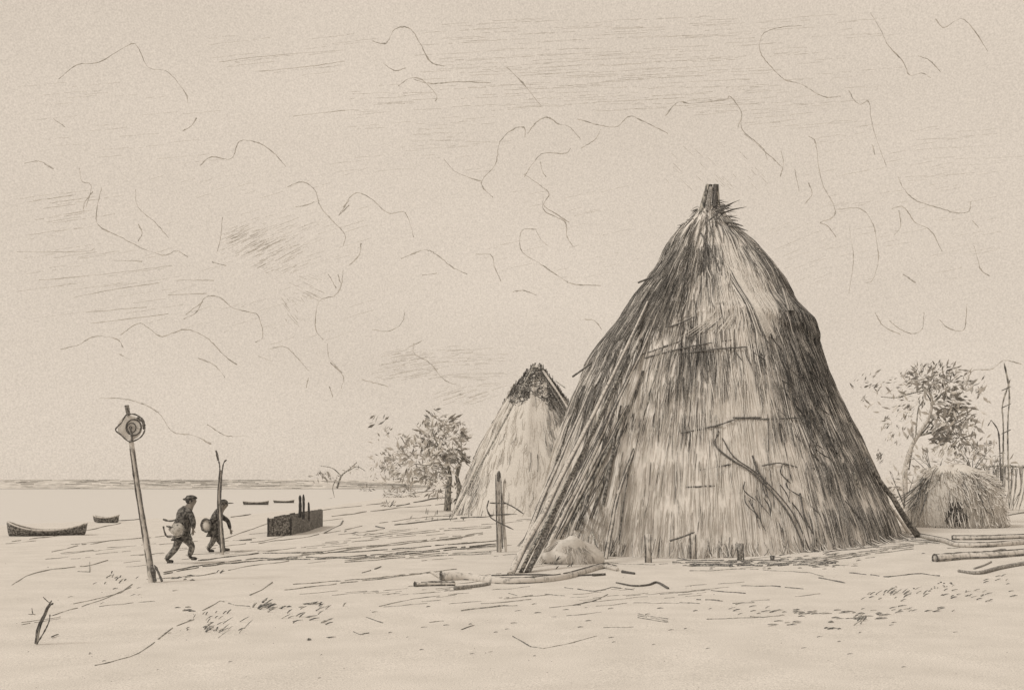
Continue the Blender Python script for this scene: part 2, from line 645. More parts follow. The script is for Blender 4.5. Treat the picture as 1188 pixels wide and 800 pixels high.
def pole_part(a, b, r0, r1, m='pole', bend=0.0, name='leaning_pole', n=7):
    mb = MB(m)
    pts = []
    for k in range(n):
        t = k / (n - 1)
        pts.append(a.lerp(b, t) + Vector((bend * math.sin(t * math.pi) + rnd.gauss(0, .015), rnd.gauss(0, .012), rnd.gauss(0, .01))))
    mb.tube(pts, [r0 + (r1 - r0) * k / (n - 1) for k in range(n)], m, 7)
    return mb.build(name, hut, smooth=True)


for a, b, r0, r1, m, bend in [
    ((752, 350), (592, 666), .035, .085, 'palewood', .05), ((744, 392), (612, 664), .03, .07, 'darkwood', -.06),
    ((756, 380), (628, 650), .03, .06, 'palewood', .04), ((738, 452), (652, 628), .025, .05, 'pole', .03),
    ((728, 470), (640, 640), .03, .07, 'palewood', -.03), ((702, 500), (668, 620), .025, .035, 'pole', .05),
    ((736, 520), (703, 648), .03, .055, 'palewood', -.12), ((720, 500), (684, 606), .02, .035, 'pole', 0),
    ((688, 616), (696, 651), .03, .03, 'pole', 0), ((720, 470), (700, 585), .03, .05, 'darkwood', 0), ((668, 470), (630, 580), .025, .05, 'darkwood', 0),
    ((770, 400), (742, 500), .02, .035, 'pole', 0), ((720, 430), (604, 664), .025, .05, 'pole', .05), ((712, 480), (662, 630), .02, .04, 'palewood', .02), ((746, 430), (676, 622), .02, .035, 'palewood', .05),
    ((728, 440), (618, 655), .02, .04, 'palewood', .0), ((735, 480), (664, 618), .02, .035, 'palewood', .02), ((712, 440), (632, 640), .018, .03, 'palewood', .02), ((730, 540), (716, 640), .016, .03, 'darkwood', .0), ((690, 440), (596, 660), .025, .06, 'palewood', -.03), ((700, 520), (652, 626), .018, .03, 'darkwood', 0)]:
    top = hit(*a, off=0.05)
    bot = G(*b) if b[1] > 600 else hit(*b, off=0.06)
    mb = MB(m)
    pts = []
    for k in range(10):                 # rests on the bulge of the thatch all the way down
        t = k / 9
        x, y_ = a[0] + (b[0] - a[0]) * t, a[1] + (b[1] - a[1]) * t
        Yd = top.y + (bot.y - top.y) * t
        h_ = hit(x, y_, .04 + r1)
        Yd = min(Yd, h_.y) if t < 1 else bot.y
        pts.append(P(x, y_, Yd) + Vector((bend * math.sin(t * math.pi) + rnd.gauss(0, .012), 0, 0)))
    mb.tube(pts, [r0 + (r1 - r0) * k / 9 for k in range(10)], m, 7)
    po = mb.build('leaning_pole', hut)
    if m == 'palewood':
        e = MB('dark')
        for sx in (-1, 1):
            strand(e, [p + Vector((sx * (r0 + (r1 - r0) * k / 9) * .9, -(r0 + (r1 - r0) * k / 9) * .5, 0)) for k, p in enumerate(pts)], .021, 'dark', 3, wob=.8, brk=.02)
        e.build('split_bark', po)
for a, b, r0, r1, m in [((1004, 532), (1066, 623), .05, .10, 'darkwood'), ((1000, 540), (1054, 618), .03, .05, 'palewood'), ((990, 548), (1028, 626), .03, .045, 'pole')]:
    bot = G(*b)
    pole_part(P(*a, bot.y - 1.0 if b[0] > 1040 else bot.y - 1.4), bot, r0, r1, m)

for pts, r in [([(834, 500), (830, 516), (849, 533), (875, 550), (912, 591), (936, 641)], .026), ([(838, 508), (852, 530), (882, 552), (918, 592), (941, 641)], .018),
               ([(873, 528), (879, 545), (890, 562)], .03), ([(928, 572), (934, 600), (948, 628)], .024), ([(980, 580), (1000, 604), (1010, 626)], .018)]:
    mb = MB('pole')
    q = [hit(x, y_, 0.07) for x, y_ in pts]
    strand(mb, q, r, 'dark', 6, wob=.3, sides=5)
    mb.build('branch', hut)
mb = MB('dark')
strand(mb, [hit(812, 268, .05), hit(826, 294, .06), (hit(838, 320, .06))], .034, 'dark', 6, wob=.35)
mb.build('branch', hut)
for pts in [[(740, 328), (760, 319), (772, 305)], [(664, 437), (678, 427), (694, 415)], [(926, 372), (938, 378), (948, 383)]]:
    mb = MB('dark')
    strand(mb, [P(x, y_, 34.0) for x, y_ in pts], .028, 'dark', 6, wob=.3)
    mb.build('branch', hut)
for pts in [[(712, 396), (728, 388), (742, 386)], [(756, 380), (780, 378), (806, 367)], [(748, 415), (800, 402), (850, 394)], [(740, 412), (760, 406), (790, 395)],
            [(790, 502), (830, 494), (858, 485), (884, 484)], [(884, 540), (905, 537), (926, 542)], [(940, 543), (958, 544), (972, 546)], [(795, 565), (830, 563)], [(812, 545), (850, 538)],
            [(850, 484), (890, 486), (930, 484)], [(780, 412), (830, 405), (868, 402)]]:
    mb = MB('dark')
    strand(mb, [hit(x, y_, .075) for x, y_ in pts], .02, 'dark', 7, wob=.5, jit=.004)
    mb.build('tie', wall_o)
# dark loose tufts on the shaded flank
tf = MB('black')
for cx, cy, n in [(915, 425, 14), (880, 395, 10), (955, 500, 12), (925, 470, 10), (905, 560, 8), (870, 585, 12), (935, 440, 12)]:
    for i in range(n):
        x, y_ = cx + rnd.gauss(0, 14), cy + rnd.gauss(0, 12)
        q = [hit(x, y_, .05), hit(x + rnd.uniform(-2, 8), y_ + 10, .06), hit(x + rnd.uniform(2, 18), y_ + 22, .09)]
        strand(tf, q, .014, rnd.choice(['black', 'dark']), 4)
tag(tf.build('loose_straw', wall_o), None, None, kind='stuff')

# ------------------------------------------------------------------ the smaller hut behind
H2 = G(622, 598)
H2Y = H2.y + 3.5
H2x = (622 - HX) / F * H2Y
k2 = H2Y / F
hut2 = thing('thatched_hut', (H2x, H2Y, 0.1), 'smaller pale straw hut with a dark top, half hidden behind the tall hut', 'hut')
TAB2 = [(421, 1), (432, 10), (450, 25), (470, 39), (490, 51), (520, 66), (550, 79), (580, 91), (600, 98), (610, 100)]


def h2pt(th, py, off=0.0):
    z = EYE - (py - HY) * k2
    r = k2 * lerp_tab(TAB2, py) + 0.12 * noise.noise((th * 3, z * .6, 5)) + off
    return Vector((H2x + r * math.cos(th), H2Y + r * math.sin(th), z))


mb = MB('straw')
for j in range(41):
    for i in range(70):
        mb.v.append(h2pt(2 * math.pi * i / 70, 424 + (602 - 424) * j / 40))
for j in range(40):
    for i in range(70):
        i2 = (i + 1) % 70
        mb.face((j * 70 + i, (j + 1) * 70 + i, (j + 1) * 70 + i2, j * 70 + i2), 'light')
n = 0
while n < 4200:
    th = rnd.uniform(-math.pi, .3) if n > 1200 else rnd.uniform(-math.pi, math.pi)
    py = rnd.uniform(428, 590)
    if rnd.random() > lerp_tab(TAB2, py) / 95:
        continue
    n += 1
    px = 622 + lerp_tab(TAB2, py) * math.cos(th)
    m = 'light'
    v = 0.02 + 0.85 * sm((px - 628) / 14) * sm((545 - py) / 50)  # shaded right side, painted by picking darker strands
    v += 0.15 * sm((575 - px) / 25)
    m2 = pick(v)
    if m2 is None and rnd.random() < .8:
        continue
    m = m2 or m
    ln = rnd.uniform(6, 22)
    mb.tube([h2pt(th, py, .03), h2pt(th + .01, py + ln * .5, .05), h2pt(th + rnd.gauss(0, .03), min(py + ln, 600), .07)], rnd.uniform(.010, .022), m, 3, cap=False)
mb.build('thatch_wall', hut2)
mb = MB('dark')                         # dark crown of the little hut
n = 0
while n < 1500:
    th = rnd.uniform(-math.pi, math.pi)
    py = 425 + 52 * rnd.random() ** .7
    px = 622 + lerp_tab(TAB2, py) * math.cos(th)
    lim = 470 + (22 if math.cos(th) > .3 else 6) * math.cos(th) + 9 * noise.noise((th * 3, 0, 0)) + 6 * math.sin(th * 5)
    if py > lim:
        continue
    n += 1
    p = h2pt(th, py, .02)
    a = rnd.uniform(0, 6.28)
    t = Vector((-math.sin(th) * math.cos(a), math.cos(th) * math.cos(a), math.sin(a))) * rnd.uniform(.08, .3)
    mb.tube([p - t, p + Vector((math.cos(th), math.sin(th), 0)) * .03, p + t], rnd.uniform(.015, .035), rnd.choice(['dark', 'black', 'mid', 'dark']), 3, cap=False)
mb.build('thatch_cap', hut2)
for a, b, r, m in [((621, 421), (522, 604), .05, 'pole'), ((596, 445), (536, 560), .03, 'palewood'), ((606, 440), (528, 590), .035, 'palewood'),
                   ((630, 430), (662, 478), .07, 'palewood'), ((628, 432), (660, 484), .05, 'darkwood'), ((645, 442), (656, 450), .03, 'pole'), ((636, 436), (604, 446), .02, 'pole')]:
    mb = MB(m)
    Ya, Yb = H2Y - .5, (G(*b).y if b[1] > 595 else H2Y - 2.5)
    if b[0] > 640 or b[0] == 604:
        Yb = H2Y - 2.2
    strand(mb, [P(*a, Ya), P((a[0] + b[0]) / 2 + rnd.uniform(-1, 1), (a[1] + b[1]) / 2, (Ya + Yb) / 2 - .2), P(*b, Yb)], r, m, 6, wob=.25, sides=6)
    mb.build('leaning_pole', hut2)


# ------------------------------------------------------------------ trees and bushes
def limb(mb, pts, Y, r0, r1, m='pole', dy=0.0):
    q = [P(x, y_, Y + dy * i / max(1, len(pts) - 1)) for i, (x, y_) in enumerate(pts)]
    q = spline(q, 5)
    n = len(q)
    mb.tube(q, [r0 + (r1 - r0) * i / (n - 1) for i in range(n)], m, 6)


def clump(mb, px, py, rx, ry, Y, n, mats, ln, ang=None, spread=0.8):
    """leaves through an ellipsoid; ang = main direction of the leaves in degrees from +x"""
    k = Y / F
    for i in range(int(n * .85)):
        while True:
            u = Vector((rnd.uniform(-1, 1), rnd.uniform(-1, 1), rnd.uniform(-1, 1)))
            if u.length < 1:
                break
        p = P(px, py, Y) + Vector((u.x * rx * k, u.y * (rx + ry) * .5 * k, u.z * ry * k))
        if ang is None:
            a = math.atan2(u.z, u.x) + rnd.gauss(0, spread)
        else:
            a = R(ang) + rnd.gauss(0, spread * .4)
        dv = Vector((math.cos(a), rnd.gauss(0, .4), math.sin(a))).normalized()
        l = ln * rnd.uniform(.6, 1.4) * k
        mb.leaf(p, dv, l, l * rnd.uniform(.22, .38), rnd.choice(mats))


def tree(name, base, label, Y, limbs, clumps, cat='tree', group=None):
    t = thing(name, base, label, cat, group)
    mb = MB('pole')
    for k, (pts, r0, r1, m) in enumerate(limbs):
        if k == 0 or r0 >= .2:
            limb(mb, pts, Y, r0, r1, m)
    tr = mb.build('trunk', t, smooth=True)
    for k, (pts, r0, r1, m) in enumerate(limbs):
        if k and r0 < .2:
            mb = MB(m)
            limb(mb, pts, Y, r0, r1, m)
            mb.build('limb', tr, smooth=True)
    mb = MB('leaf')
    for c in clumps:
        clump(mb, c[0], c[1], c[2], c[3], Y + rnd.uniform(-1, 1), c[4], c[5], c[6], c[7] if len(c) > 7 else None)
    mb.build('crown', t)
    return t


DK, MD, PL = ['leaf', 'leafmid'], ['leaf', 'leafmid', 'leafmid', 'leafpale'], ['leafpale', 'leafpale', 'leafpale', 'leafmid']
# the bushy tree left of the smaller hut
YT = 72.0
tb = G(520, 590)
tree('tree', (P(522, 590, YT).x, YT, 0), 'bushy tree with a short dark trunk beside the smaller hut', YT,
     [([(519, 592), (520, 570), (522, 552), (518, 530)], .24, .10, 'pole'), ([(531, 590), (533, 566), (530, 548), (540, 525)], .2, .07, 'pole'),
      ([(522, 556), (505, 530), (490, 512)], .1, .04, 'pole'), ([(522, 545), (505, 540), (480, 538)], .07, .03, 'pole'), ([(531, 552), (536, 530), (534, 505)], .07, .03, 'pole'), ([(518, 530), (505, 510), (500, 492)], .06, .02, 'pole')],
     [(490, 535, 42, 24, 380, PL, 9), (512, 512, 32, 24, 240, PL, 9), (455, 520, 26, 26, 70, PL, 7), (500, 548, 20, 12, 240, MD, 5), (485, 520, 26, 14, 60, DK, 6),
      (505, 508, 16, 10, 60, DK, 6), (522, 526, 16, 9, 70, DK, 8, -50), (533, 530, 12, 5, 34, DK, 9, -25), (450, 541, 10, 6, 44, MD, 6), (470, 532, 24, 10, 40, MD, 5),
      (436, 492, 12, 12, 12, DK, 8, 55), (447, 500, 8, 8, 10, DK, 7, 60), (440, 525, 8, 6, 8, DK, 6, -30), (498, 478, 12, 8, 16, DK, 8, -30), (515, 485, 18, 6, 16, MD, 11, 20),
      (490, 495, 8, 10, 14, DK, 7, 70), (538, 500, 6, 8, 14, DK, 9, -50), (525, 500, 20, 14, 120, PL, 7), (470, 556, 14, 8, 40, MD, 6), (455, 560, 26, 10, 70, ['leafpale', 'leafmid'], 6), (440, 545, 16, 12, 36, ['leafpale', 'leafmid'], 6), (508, 565, 14, 12, 70, ['leafpale', 'leafmid'], 7), (528, 572, 10, 12, 60, ['leafpale', 'leafmid', 'leaf'], 7)])
# the thin bare sapling and low scrub further left, by the lake
YS = 92.0
tree('sapling', (P(393, 575, YS).x, YS, -.2), 'thin bare sapling with drooping twigs at the edge of the lake', YS,
     [([(391, 566), (396, 552), (404, 545), (414, 536)], .09, .04, 'pole'), ([(404, 546), (414, 541), (424, 546)], .05, .02, 'pole'), ([(396, 552), (386, 543), (372, 540)], .05, .02, 'pole'), ([(390, 556), (386, 565), (388, 577)], .05, .02, 'pole')],
     [(375, 548, 8, 6, 26, MD, 6, -60), (366, 553, 6, 5, 12, MD, 5), (410, 545, 10, 4, 10, MD, 5), (384, 552, 8, 7, 16, MD, 5, -70)])


def bush(px, py, rx, ry, n, mats, label, ln=6, Y=None, name='bush', cat='bush', group=None):
    b = G(px, py)
    Yb = Y or b.y
    mb = MB(mats[0])
    base = P(px, py, Yb)
    k = Yb / F
    for i in range(max(5, n // 25)):
        a = rnd.uniform(-1, 1)
        mb.tube([base, base + Vector((a * rx * k * .5, rnd.uniform(-.2, .2), ry * k * .8)), base + Vector((a * rx * k, 0, ry * k * rnd.uniform(.9, 1.8)))], [.03, .02, .008], 'stem', 4)
    clump(mb, px, py - ry * .9, rx, ry, Yb, n, mats, ln * .8)
    return tag(mb.build(name, loc=tuple(base)), label, cat, group)


bush(425, 572, 7, 5, 40, MD, 'small scrubby bush right of the bare sapling by the lake', 5)
bush(466, 577, 22, 5, 150, MD, 'low flat bush left of the dark tree trunk', 5)
bush(452, 588, 10, 3, 40, MD, 'thin patch of scrub below the low flat bush', 5)

# the large spreading tree on the right
YR = 58.0
tree('tree', (P(1056, 575, YR).x, YR, .3), 'large spreading tree with a curved forked trunk right of the tall hut', YR,
     [([(1050, 580), (1050, 548), (1056, 522), (1066, 503), (1078, 484), (1081, 462), (1073, 449)], .16, .05, 'palewood'), ([(1054, 545), (1060, 515), (1072, 500), (1083, 486)], .05, .035, 'darkwood'),
      ([(1078, 484), (1080, 466), (1069, 448)], .045, .03, 'darkwood'), ([(1076, 452), (1058, 456), (1040, 461), (1022, 460)], .04, .02, 'pole'), ([(1062, 510), (1064, 484), (1066, 470)], .05, .02, 'pole'),
      ([(1080, 470), (1095, 455), (1110, 450)], .06, .02, 'pole'), ([(1066, 505), (1085, 500), (1110, 490), (1125, 480)], .07, .02, 'pole'), ([(1050, 550), (1058, 560), (1062, 556)], .03, .02, 'pole')],
     [(1075, 438, 26, 12, 130, MD, 8), (1100, 446, 26, 14, 130, MD, 8), (1075, 428, 20, 5, 26, DK, 7, 75), (1052, 437, 10, 7, 26, DK, 6, 30), (1105, 430, 12, 5, 16, DK, 8, 20),
      (1085, 445, 16, 8, 60, DK, 6), (1098, 490, 20, 16, 100, MD, 10), (1088, 507, 16, 10, 60, DK, 10, 20), (1110, 510, 18, 12, 100, DK, 7), (1102, 470, 24, 14, 90, MD, 10, -10), (1122, 495, 12, 16, 60, MD, 7),
      (1013, 436, 6, 4, 7, DK, 7, 40), (1002, 446, 10, 4, 10, DK, 7, 10), (1013, 452, 7, 5, 14, DK, 6, 30), (996, 440, 8, 6, 6, DK, 6, 60), (985, 446, 4, 3, 4, DK, 6, -40), (998, 464, 6, 4, 5, MD, 6, 30), (1032, 442, 10, 5, 10, DK, 6, 20),
      (1054, 480, 7, 8, 26, DK, 6, 60), (1046, 463, 12, 8, 16, MD, 6, 20), (1028, 495, 5, 9, 12, DK, 6, 60), (1019, 533, 5, 6, 18, DK, 7, 60), (1040, 505, 10, 14, 14, MD, 6, 75), (1067, 468, 5, 8, 16, DK, 7, 80), (1038, 482, 12, 10, 14, MD, 6, 40),
      (1135, 458, 4, 8, 12, DK, 7, 60), (1132, 480, 8, 8, 12, MD, 6), (1146, 515, 6, 4, 16, DK, 6, 0), (1090, 462, 54, 36, 110, PL, 11), (1040, 475, 34, 34, 50, PL, 10), (1115, 505, 30, 30, 80, PL, 11), (1030, 520, 24, 24, 16, MD, 6, 70), (1120, 450, 26, 14, 20, DK, 7, 30), (1092, 425, 24, 5, 16, DK, 8, 60), (1060, 450, 24, 8, 24, MD, 7, 30)])
# two low growths at the foot of the tree
bush(1050, 590, 20, 26, 120, ['leafpale', 'leafmid', 'leafpale'], 'pale loose bush between the right leaning pole and the straw shelter', 10, Y=52)
bush(1150, 570, 24, 30, 170, ['leafpale', 'leafmid', 'leafpale'], 'pale loose bush directly behind the reed fence', 10, Y=56)
bush(1085, 555, 34, 20, 170, ['leafpale', 'leafmid', 'leafpale'], 'pale rounded bush rising over the straw shelter, under the curved trunk', 10, Y=55)
bush(1128, 548, 24, 18, 130, MD, 'round leafy bush behind the straw shelter, under the large tree', 8, Y=54)

# ------------------------------------------------------------------ straw shelter on the right
SH = G(1108, 614)
ks = SH.y / F
SY = SH.y + 2.4
sc0 = Vector(((1106 - HX) / F * SY, SY, SH.z))
shel = thing('straw_shelter', tuple(sc0), 'low shaggy straw shelter with a hollow painted dark at its foot, under the spreading tree', 'shelter')
kk = SY / F


def spt(th, v, off=0.0):
    """v 0 top .. 1 foot"""
    r = kk * 54 * (max(0.0, math.sin(v * math.pi / 2)) ** .8) * (1 + .08 * noise.noise((th * 2, v, 3))) + off
    z = sc0.z - 0.05 + kk * 72 * max(0.0, math.cos(v * math.pi / 2)) ** .85 * (1 + .07 * noise.noise((th * 2, v * 2, 8))) + off * .5
    return Vector((sc0.x + r * math.cos(th), sc0.y + r * math.sin(th) * .9, z))


mb = MB('light')
for j in range(25):
    for i in range(48):
        mb.v.append(spt(2 * math.pi * i / 48, j / 24))
for j in range(24):
    for i in range(48):
        i2 = (i + 1) % 48
        mb.face((j * 48 + i, (j + 1) * 48 + i, (j + 1) * 48 + i2, j * 48 + i2), 'light')
for i in range(900):
    th = rnd.uniform(-math.pi, .5)
    v = rnd.uniform(.2, .97)
    ln = rnd.uniform(.06, .28)
    px = 1106 + math.cos(th) * 54
    dk = .03 + .32 * sm(0.1 + 1.6 * noise.noise((th * 5, v, 0)))
    m = pick(dk) or 'light'
    dd = rnd.gauss(0, .05) - .12 * math.cos(th)
    mb.tube([spt(th, v, .03), spt(th + dd * .4, v + ln * .5, .06), spt(th + dd, min(v + ln, 1), rnd.uniform(.05, .3))], rnd.uniform(.009, .018), m, 3, cap=False)
mb.build('thatch', shel)
# no real recess: dark strands on the thatch paint the shade of a hollow
op = MB('dark')
oc = None
th0 = math.atan2(-1, -.30)
for i in range(150):
    a, rr = rnd.uniform(0, 6.28), rnd.random() ** .5
    th = th0 + (.17 + .05 * math.sin(3 * a)) * rr * math.cos(a)
    v = .88 + .10 * rr * math.sin(a)
    p = spt(th, v, .07)
    t = Vector((rnd.uniform(-.1, .1), 0, rnd.uniform(.05, .16)))
    op.tube([p - t * .8, p + t * .8], .013, rnd.choice(['black', 'dark', 'mid']), 3, cap=False)
op.build('hollow_shade', shel)
# reeds propped against its left side
mb = MB('stem')
for i in range(12):
    a, b = (1072 + rnd.uniform(-4, 8), 556 + rnd.uniform(-3, 6)), (1038 + i * 2.6 + rnd.uniform(-1, 1), 578 + i * 2.4)
    strand(mb, [P(*a, SY - .6), P((a[0] + b[0]) / 2 + 2, (a[1] + b[1]) / 2, SY - .9), P(*b, SY - 1.2)], .016, 'stem', 4)
mb.build('propped_reeds', shel)

# fence of reeds beside the shelter and two lashed stakes
fy = SY + 4
fo = thing('reed_fence', tuple(Vector((P(1160, 590, fy).x, fy, .4))), 'broken reed fence with a top rail, at the right of the straw shelter', 'fence')
mb = MB('stem')
for i in range(40):
    x = 1144 + i * 1.35
    strand(mb, [P(x, 541 + rnd.uniform(-3, 4), fy), P(x + rnd.uniform(-3, 3), 565, fy - .1), P(x - rnd.uniform(2, 10), 594 + rnd.uniform(-14, 3), fy - .2)], .017, rnd.choice(['stem', 'litter', 'mid', 'light']), 4, wob=.6)
mb.build('reed_panel', fo)
mb = MB('pole')
strand(mb, [P(1138, 542, fy - .2), P(1165, 540, fy - .2), P(1200, 543, fy - .2)], .03, 'pole', 5)
mb.build('rail', fo)
st = thing('lashed_stakes', tuple(Vector((P(1168, 590, fy + 2).x, fy + 2, .4))), 'pair of thin tall stakes lashed together, behind the reed fence', 'stake')
for pts in ([(1171, 590), (1169, 500), (1171, 455), (1165, 421)], [(1163, 590), (1164, 498), (1163, 470), (1172, 440)]):
    mb = MB('pole')
    strand(mb, [P(x, y_, fy + 2) for x, y_ in pts], .035, 'pole', 6, wob=.3)
    mb.build('stake', st)
for y_ in (450, 470, 500):
    mb = MB('dark')
    strand(mb, [P(1162, y_ + 3, fy + 1.9), P(1173, y_ - 2, fy + 1.9)], .02, 'dark', 4)
    mb.build('lashing', st)
tw = MB('stem')
strand(tw, [P(1160, 524, fy - 1), P(1158, 500, fy - 1), P(1150, 487, fy - 1)], .025, 'dark', 5)
strand(tw, [P(1150, 487, fy - 1), P(1146, 494, fy - 1)], .02, 'dark', 4)
strand(tw, [P(1160, 524, fy - 1), P(1162, 590, fy - 1)], .03, 'dark', 4)
tag(tw.build('bent_stick', loc=tuple(Vector((P(1160, 590, fy - 1).x, fy - 1, .4)))), 'crooked stick standing against the reed fence', 'stick')


# ------------------------------------------------------------------ posts
def post(mb, pts, r0, r1, m='pole', sides=8):
    q = spline(pts, 6)
    n = len(q)
    mb.tube(q, [(r0 + (r1 - r0) * i / (n - 1)) * (1 + .12 * noise.noise((i * .7, r0 * 99, 0))) for i in range(n)], m, sides)


b = G(178, 675)
rp = thing('ring_post', tuple(b), 'tall bent wooden post topped by a coiled ring and a short peg', 'post')
mb = MB('pole')
post(mb, [b + Vector((0, 0, -.15)), P(170, 630, b.y), P(161, 575, b.y), P(153, 518, b.y), P(152, 504, b.y)], .075, .045, 'palewood')
rp_pole = mb.build('pole', rp, smooth=True)
mb = MB('dark')
for dx in (-3.0, 2.8):                   # dark split edges of the weathered pole
    strand(mb, [P(178 + dx, 674, b.y - .05), P(170 + dx, 630, b.y - .05), P(161 + dx * .9, 575, b.y - .05), P(153 + dx * .8, 520, b.y - .05)], .017, 'dark', 9, wob=.6)
strand(mb, [P(180, 674, b.y - .07), P(176, 655, b.y - .07)], .05, 'dark', 5)
mb.build('split_bark', rp_pole)
mb = MB('dark')
strand(mb, [P(188, 674, b.y - .2), P(183, 662, b.y - .1), P(179, 655, b.y)], .02, 'dark', 5)
mb.build('prop_stick', rp)
mb = MB('dark')
outer = [(147, 480), (143, 486), (141, 490), (134, 498), (140, 504), (148, 511), (153, 512), (163, 507), (168, 498), (166, 487), (158, 481), (152, 480), (147, 480)]
strand(mb, [P(x, y_, b.y - .06) for x, y_ in outer], .014, 'dark', 5, wob=.4, sides=6)
strand(mb, [P(x, y_, b.y - .05) for x, y_ in [(159, 484), (166, 490), (167, 498)]], .03, 'dark', 5, sides=6)
hoop_o = mb.build('hoop', rp)
mb = MB('dark')
for rr, ex, w_ in ((9.2, 155, .014), (5.6, 152.5, .013), (1.6, 151.5, .011)):
    cy = 495.5 if rr > 6 else 496
    strand(mb, [P(ex + rr * .95 * math.cos(a), cy + rr * math.sin(a), b.y - .1 + .01 * rr) for a in [i * .63 for i in range(11)]], w_, 'dark', 3, wob=.3, sides=6)
strand(mb, [P(151, 496, b.y - .12), P(153, 505, b.y - .1), P(153, 512, b.y - .08)], .02, 'dark', 4, sides=6)
mb.build('coil', hoop_o)
mb = MB('pole')
pl_ = [P(151 + 14 * math.cos(a) * (1 if math.cos(a) > 0 else 1.05), 496 + 14 * math.sin(a), b.y + dy) for dy in (0.0, .05) for a in [2 * math.pi * i / 20 for i in range(20)]]
mb.v += pl_
mb.face(tuple(range(20)), 'light')
mb.face(tuple(range(39, 19, -1)), 'light')
for i in range(20):
    mb.face((i, i + 20, (i + 1) % 20 + 20, (i + 1) % 20), 'light')
mb.build('disc', hoop_o)
mb = MB('dark')
post(mb, [P(149, 482, b.y), P(148, 476, b.y), P(147, 470, b.y)], .04, .045, 'darkwood')
mb.build('peg', rp)

b = G(258, 643)
fp = thing('forked_post', tuple(b), 'thin forked post standing in front of the second walker', 'post')
mb = MB('palewood')
post(mb, [b + Vector((0, 0, -.1)), P(256, 610, b.y), P(254, 575, b.y), P(256, 545, b.y)], .06, .045, 'palewood')
mb.build('pole', fp, smooth=True)
mb = MB('dark')
strand(mb, [P(261, 640, b.y - .05), P(258, 610, b.y - .05), P(256, 575, b.y - .05), P(258, 545, b.y - .05), P(260, 536, b.y), P(263, 533, b.y)], .022, 'dark', 8, wob=.5)
strand(mb, [P(256, 640, b.y - .05), P(254, 610, b.y - .05), P(252.5, 575, b.y - .05), P(255, 545, b.y - .05), P(253, 532, b.y), P(250, 522, b.y)], .022, 'dark', 8, wob=.5)
strand(mb, [P(253, 534, b.y), P(251, 522, b.y)], .045, 'dark', 4)
mb.build('fork', fp)

b = G(579, 640)
kp = thing('twin_stakes', tuple(b), 'two upright stakes with crossed thin sticks, left of the tall hut', 'stake')
for pts, r, m in [([(580, 640), (579, 600), (578, 570), (578, 546)], .055, 'palewood'), ([(587, 640), (584, 600), (584, 575), (586, 555)], .04, 'palewood'), ([(577, 640), (576, 600), (575, 550)], .018, 'dark'), ([(583, 636), (582, 600), (581, 552)], .018, 'dark')]:
    mb = MB(m)
    strand(mb, [P(x, y_, b.y - (.06 if m == 'dark' else 0)) for x, y_ in pts], r, m, 6, wob=.25, sides=7)
    mb.build('stake', kp)
mb = MB('dark')
strand(mb, [P(578, 558, b.y - .08), P(579, 546, b.y - .08)], .05, 'dark', 4)
mb.build('stake_head', kp)
for pts in ([(566, 594), (572, 602), (596, 614)], [(584, 582), (596, 588), (608, 596)], [(567, 580), (565, 590), (570, 600)], [(568, 583), (590, 584)], [(568, 597), (600, 596)]):
    mb = MB('dark')
    strand(mb, [P(x, y_, b.y - .12) for x, y_ in pts], .018, 'dark', 5)
    mb.build('stick', kp)

# short stakes along the front of the hut
for i, (px, y0, y1, lab) in enumerate([(752, 652, 619, 'short upright stake with a nail at its head, left of the braced stake'), (804, 648, 619, 'short stake with a thin brace leaning on it, before the tall hut'),
                                       (859, 650, 630, 'short tapered stake right of the braced stake, before the tall hut'), (896, 650, 644, 'tiny peg right of the tapered stake, before the tall hut')]):
    b = G(px, y0)
    t = thing('stake', tuple(b), lab, 'stake', 'short stakes before the hut')
    mb = MB('pole')
    hgt = (y0 - y1) / F * b.y
    if px == 859:
        mb.tube([b + Vector((0, 0, -.1)), b + Vector((-.02, 0, hgt * .5)), b + Vector((-.03, 0, hgt))], [.05, .07, .11], 'mid', 7)
    elif px == 896:
        mb.tube([b + Vector((0, 0, -.1)), b + Vector((0, 0, hgt))], [.04, .06], 'dark', 6)
    else:
        mb.tube([b + Vector((0, 0, -.1)), b + Vector((.01, 0, hgt * .5)), b + Vector((0, 0, hgt))], [.075, .07, .075], 'palewood', 8)
    sh_o = mb.build('shaft', t, smooth=True)
    if y0 - y1 > 12:
        mb = MB('dark')
        for s in (-1, 1):
            strand(mb, [b + Vector((s * .075, -.05, 0)), b + Vector((s * .07 - .01, -.05, hgt * .5)), b + Vector((s * .08 - .015, -.05, hgt * .98))], .016, 'dark', 5, wob=.4)
        mb.build('split_bark', sh_o)
    if px == 804:
        mb = MB('dark')
        strand(mb, [P(777, 627, b.y - .1), P(790, 623, b.y - .08), P(806, 617, b.y)], .024, 'dark', 5)
        mb.build('brace', t)

# ------------------------------------------------------------------ logs, planks, branches on the ground


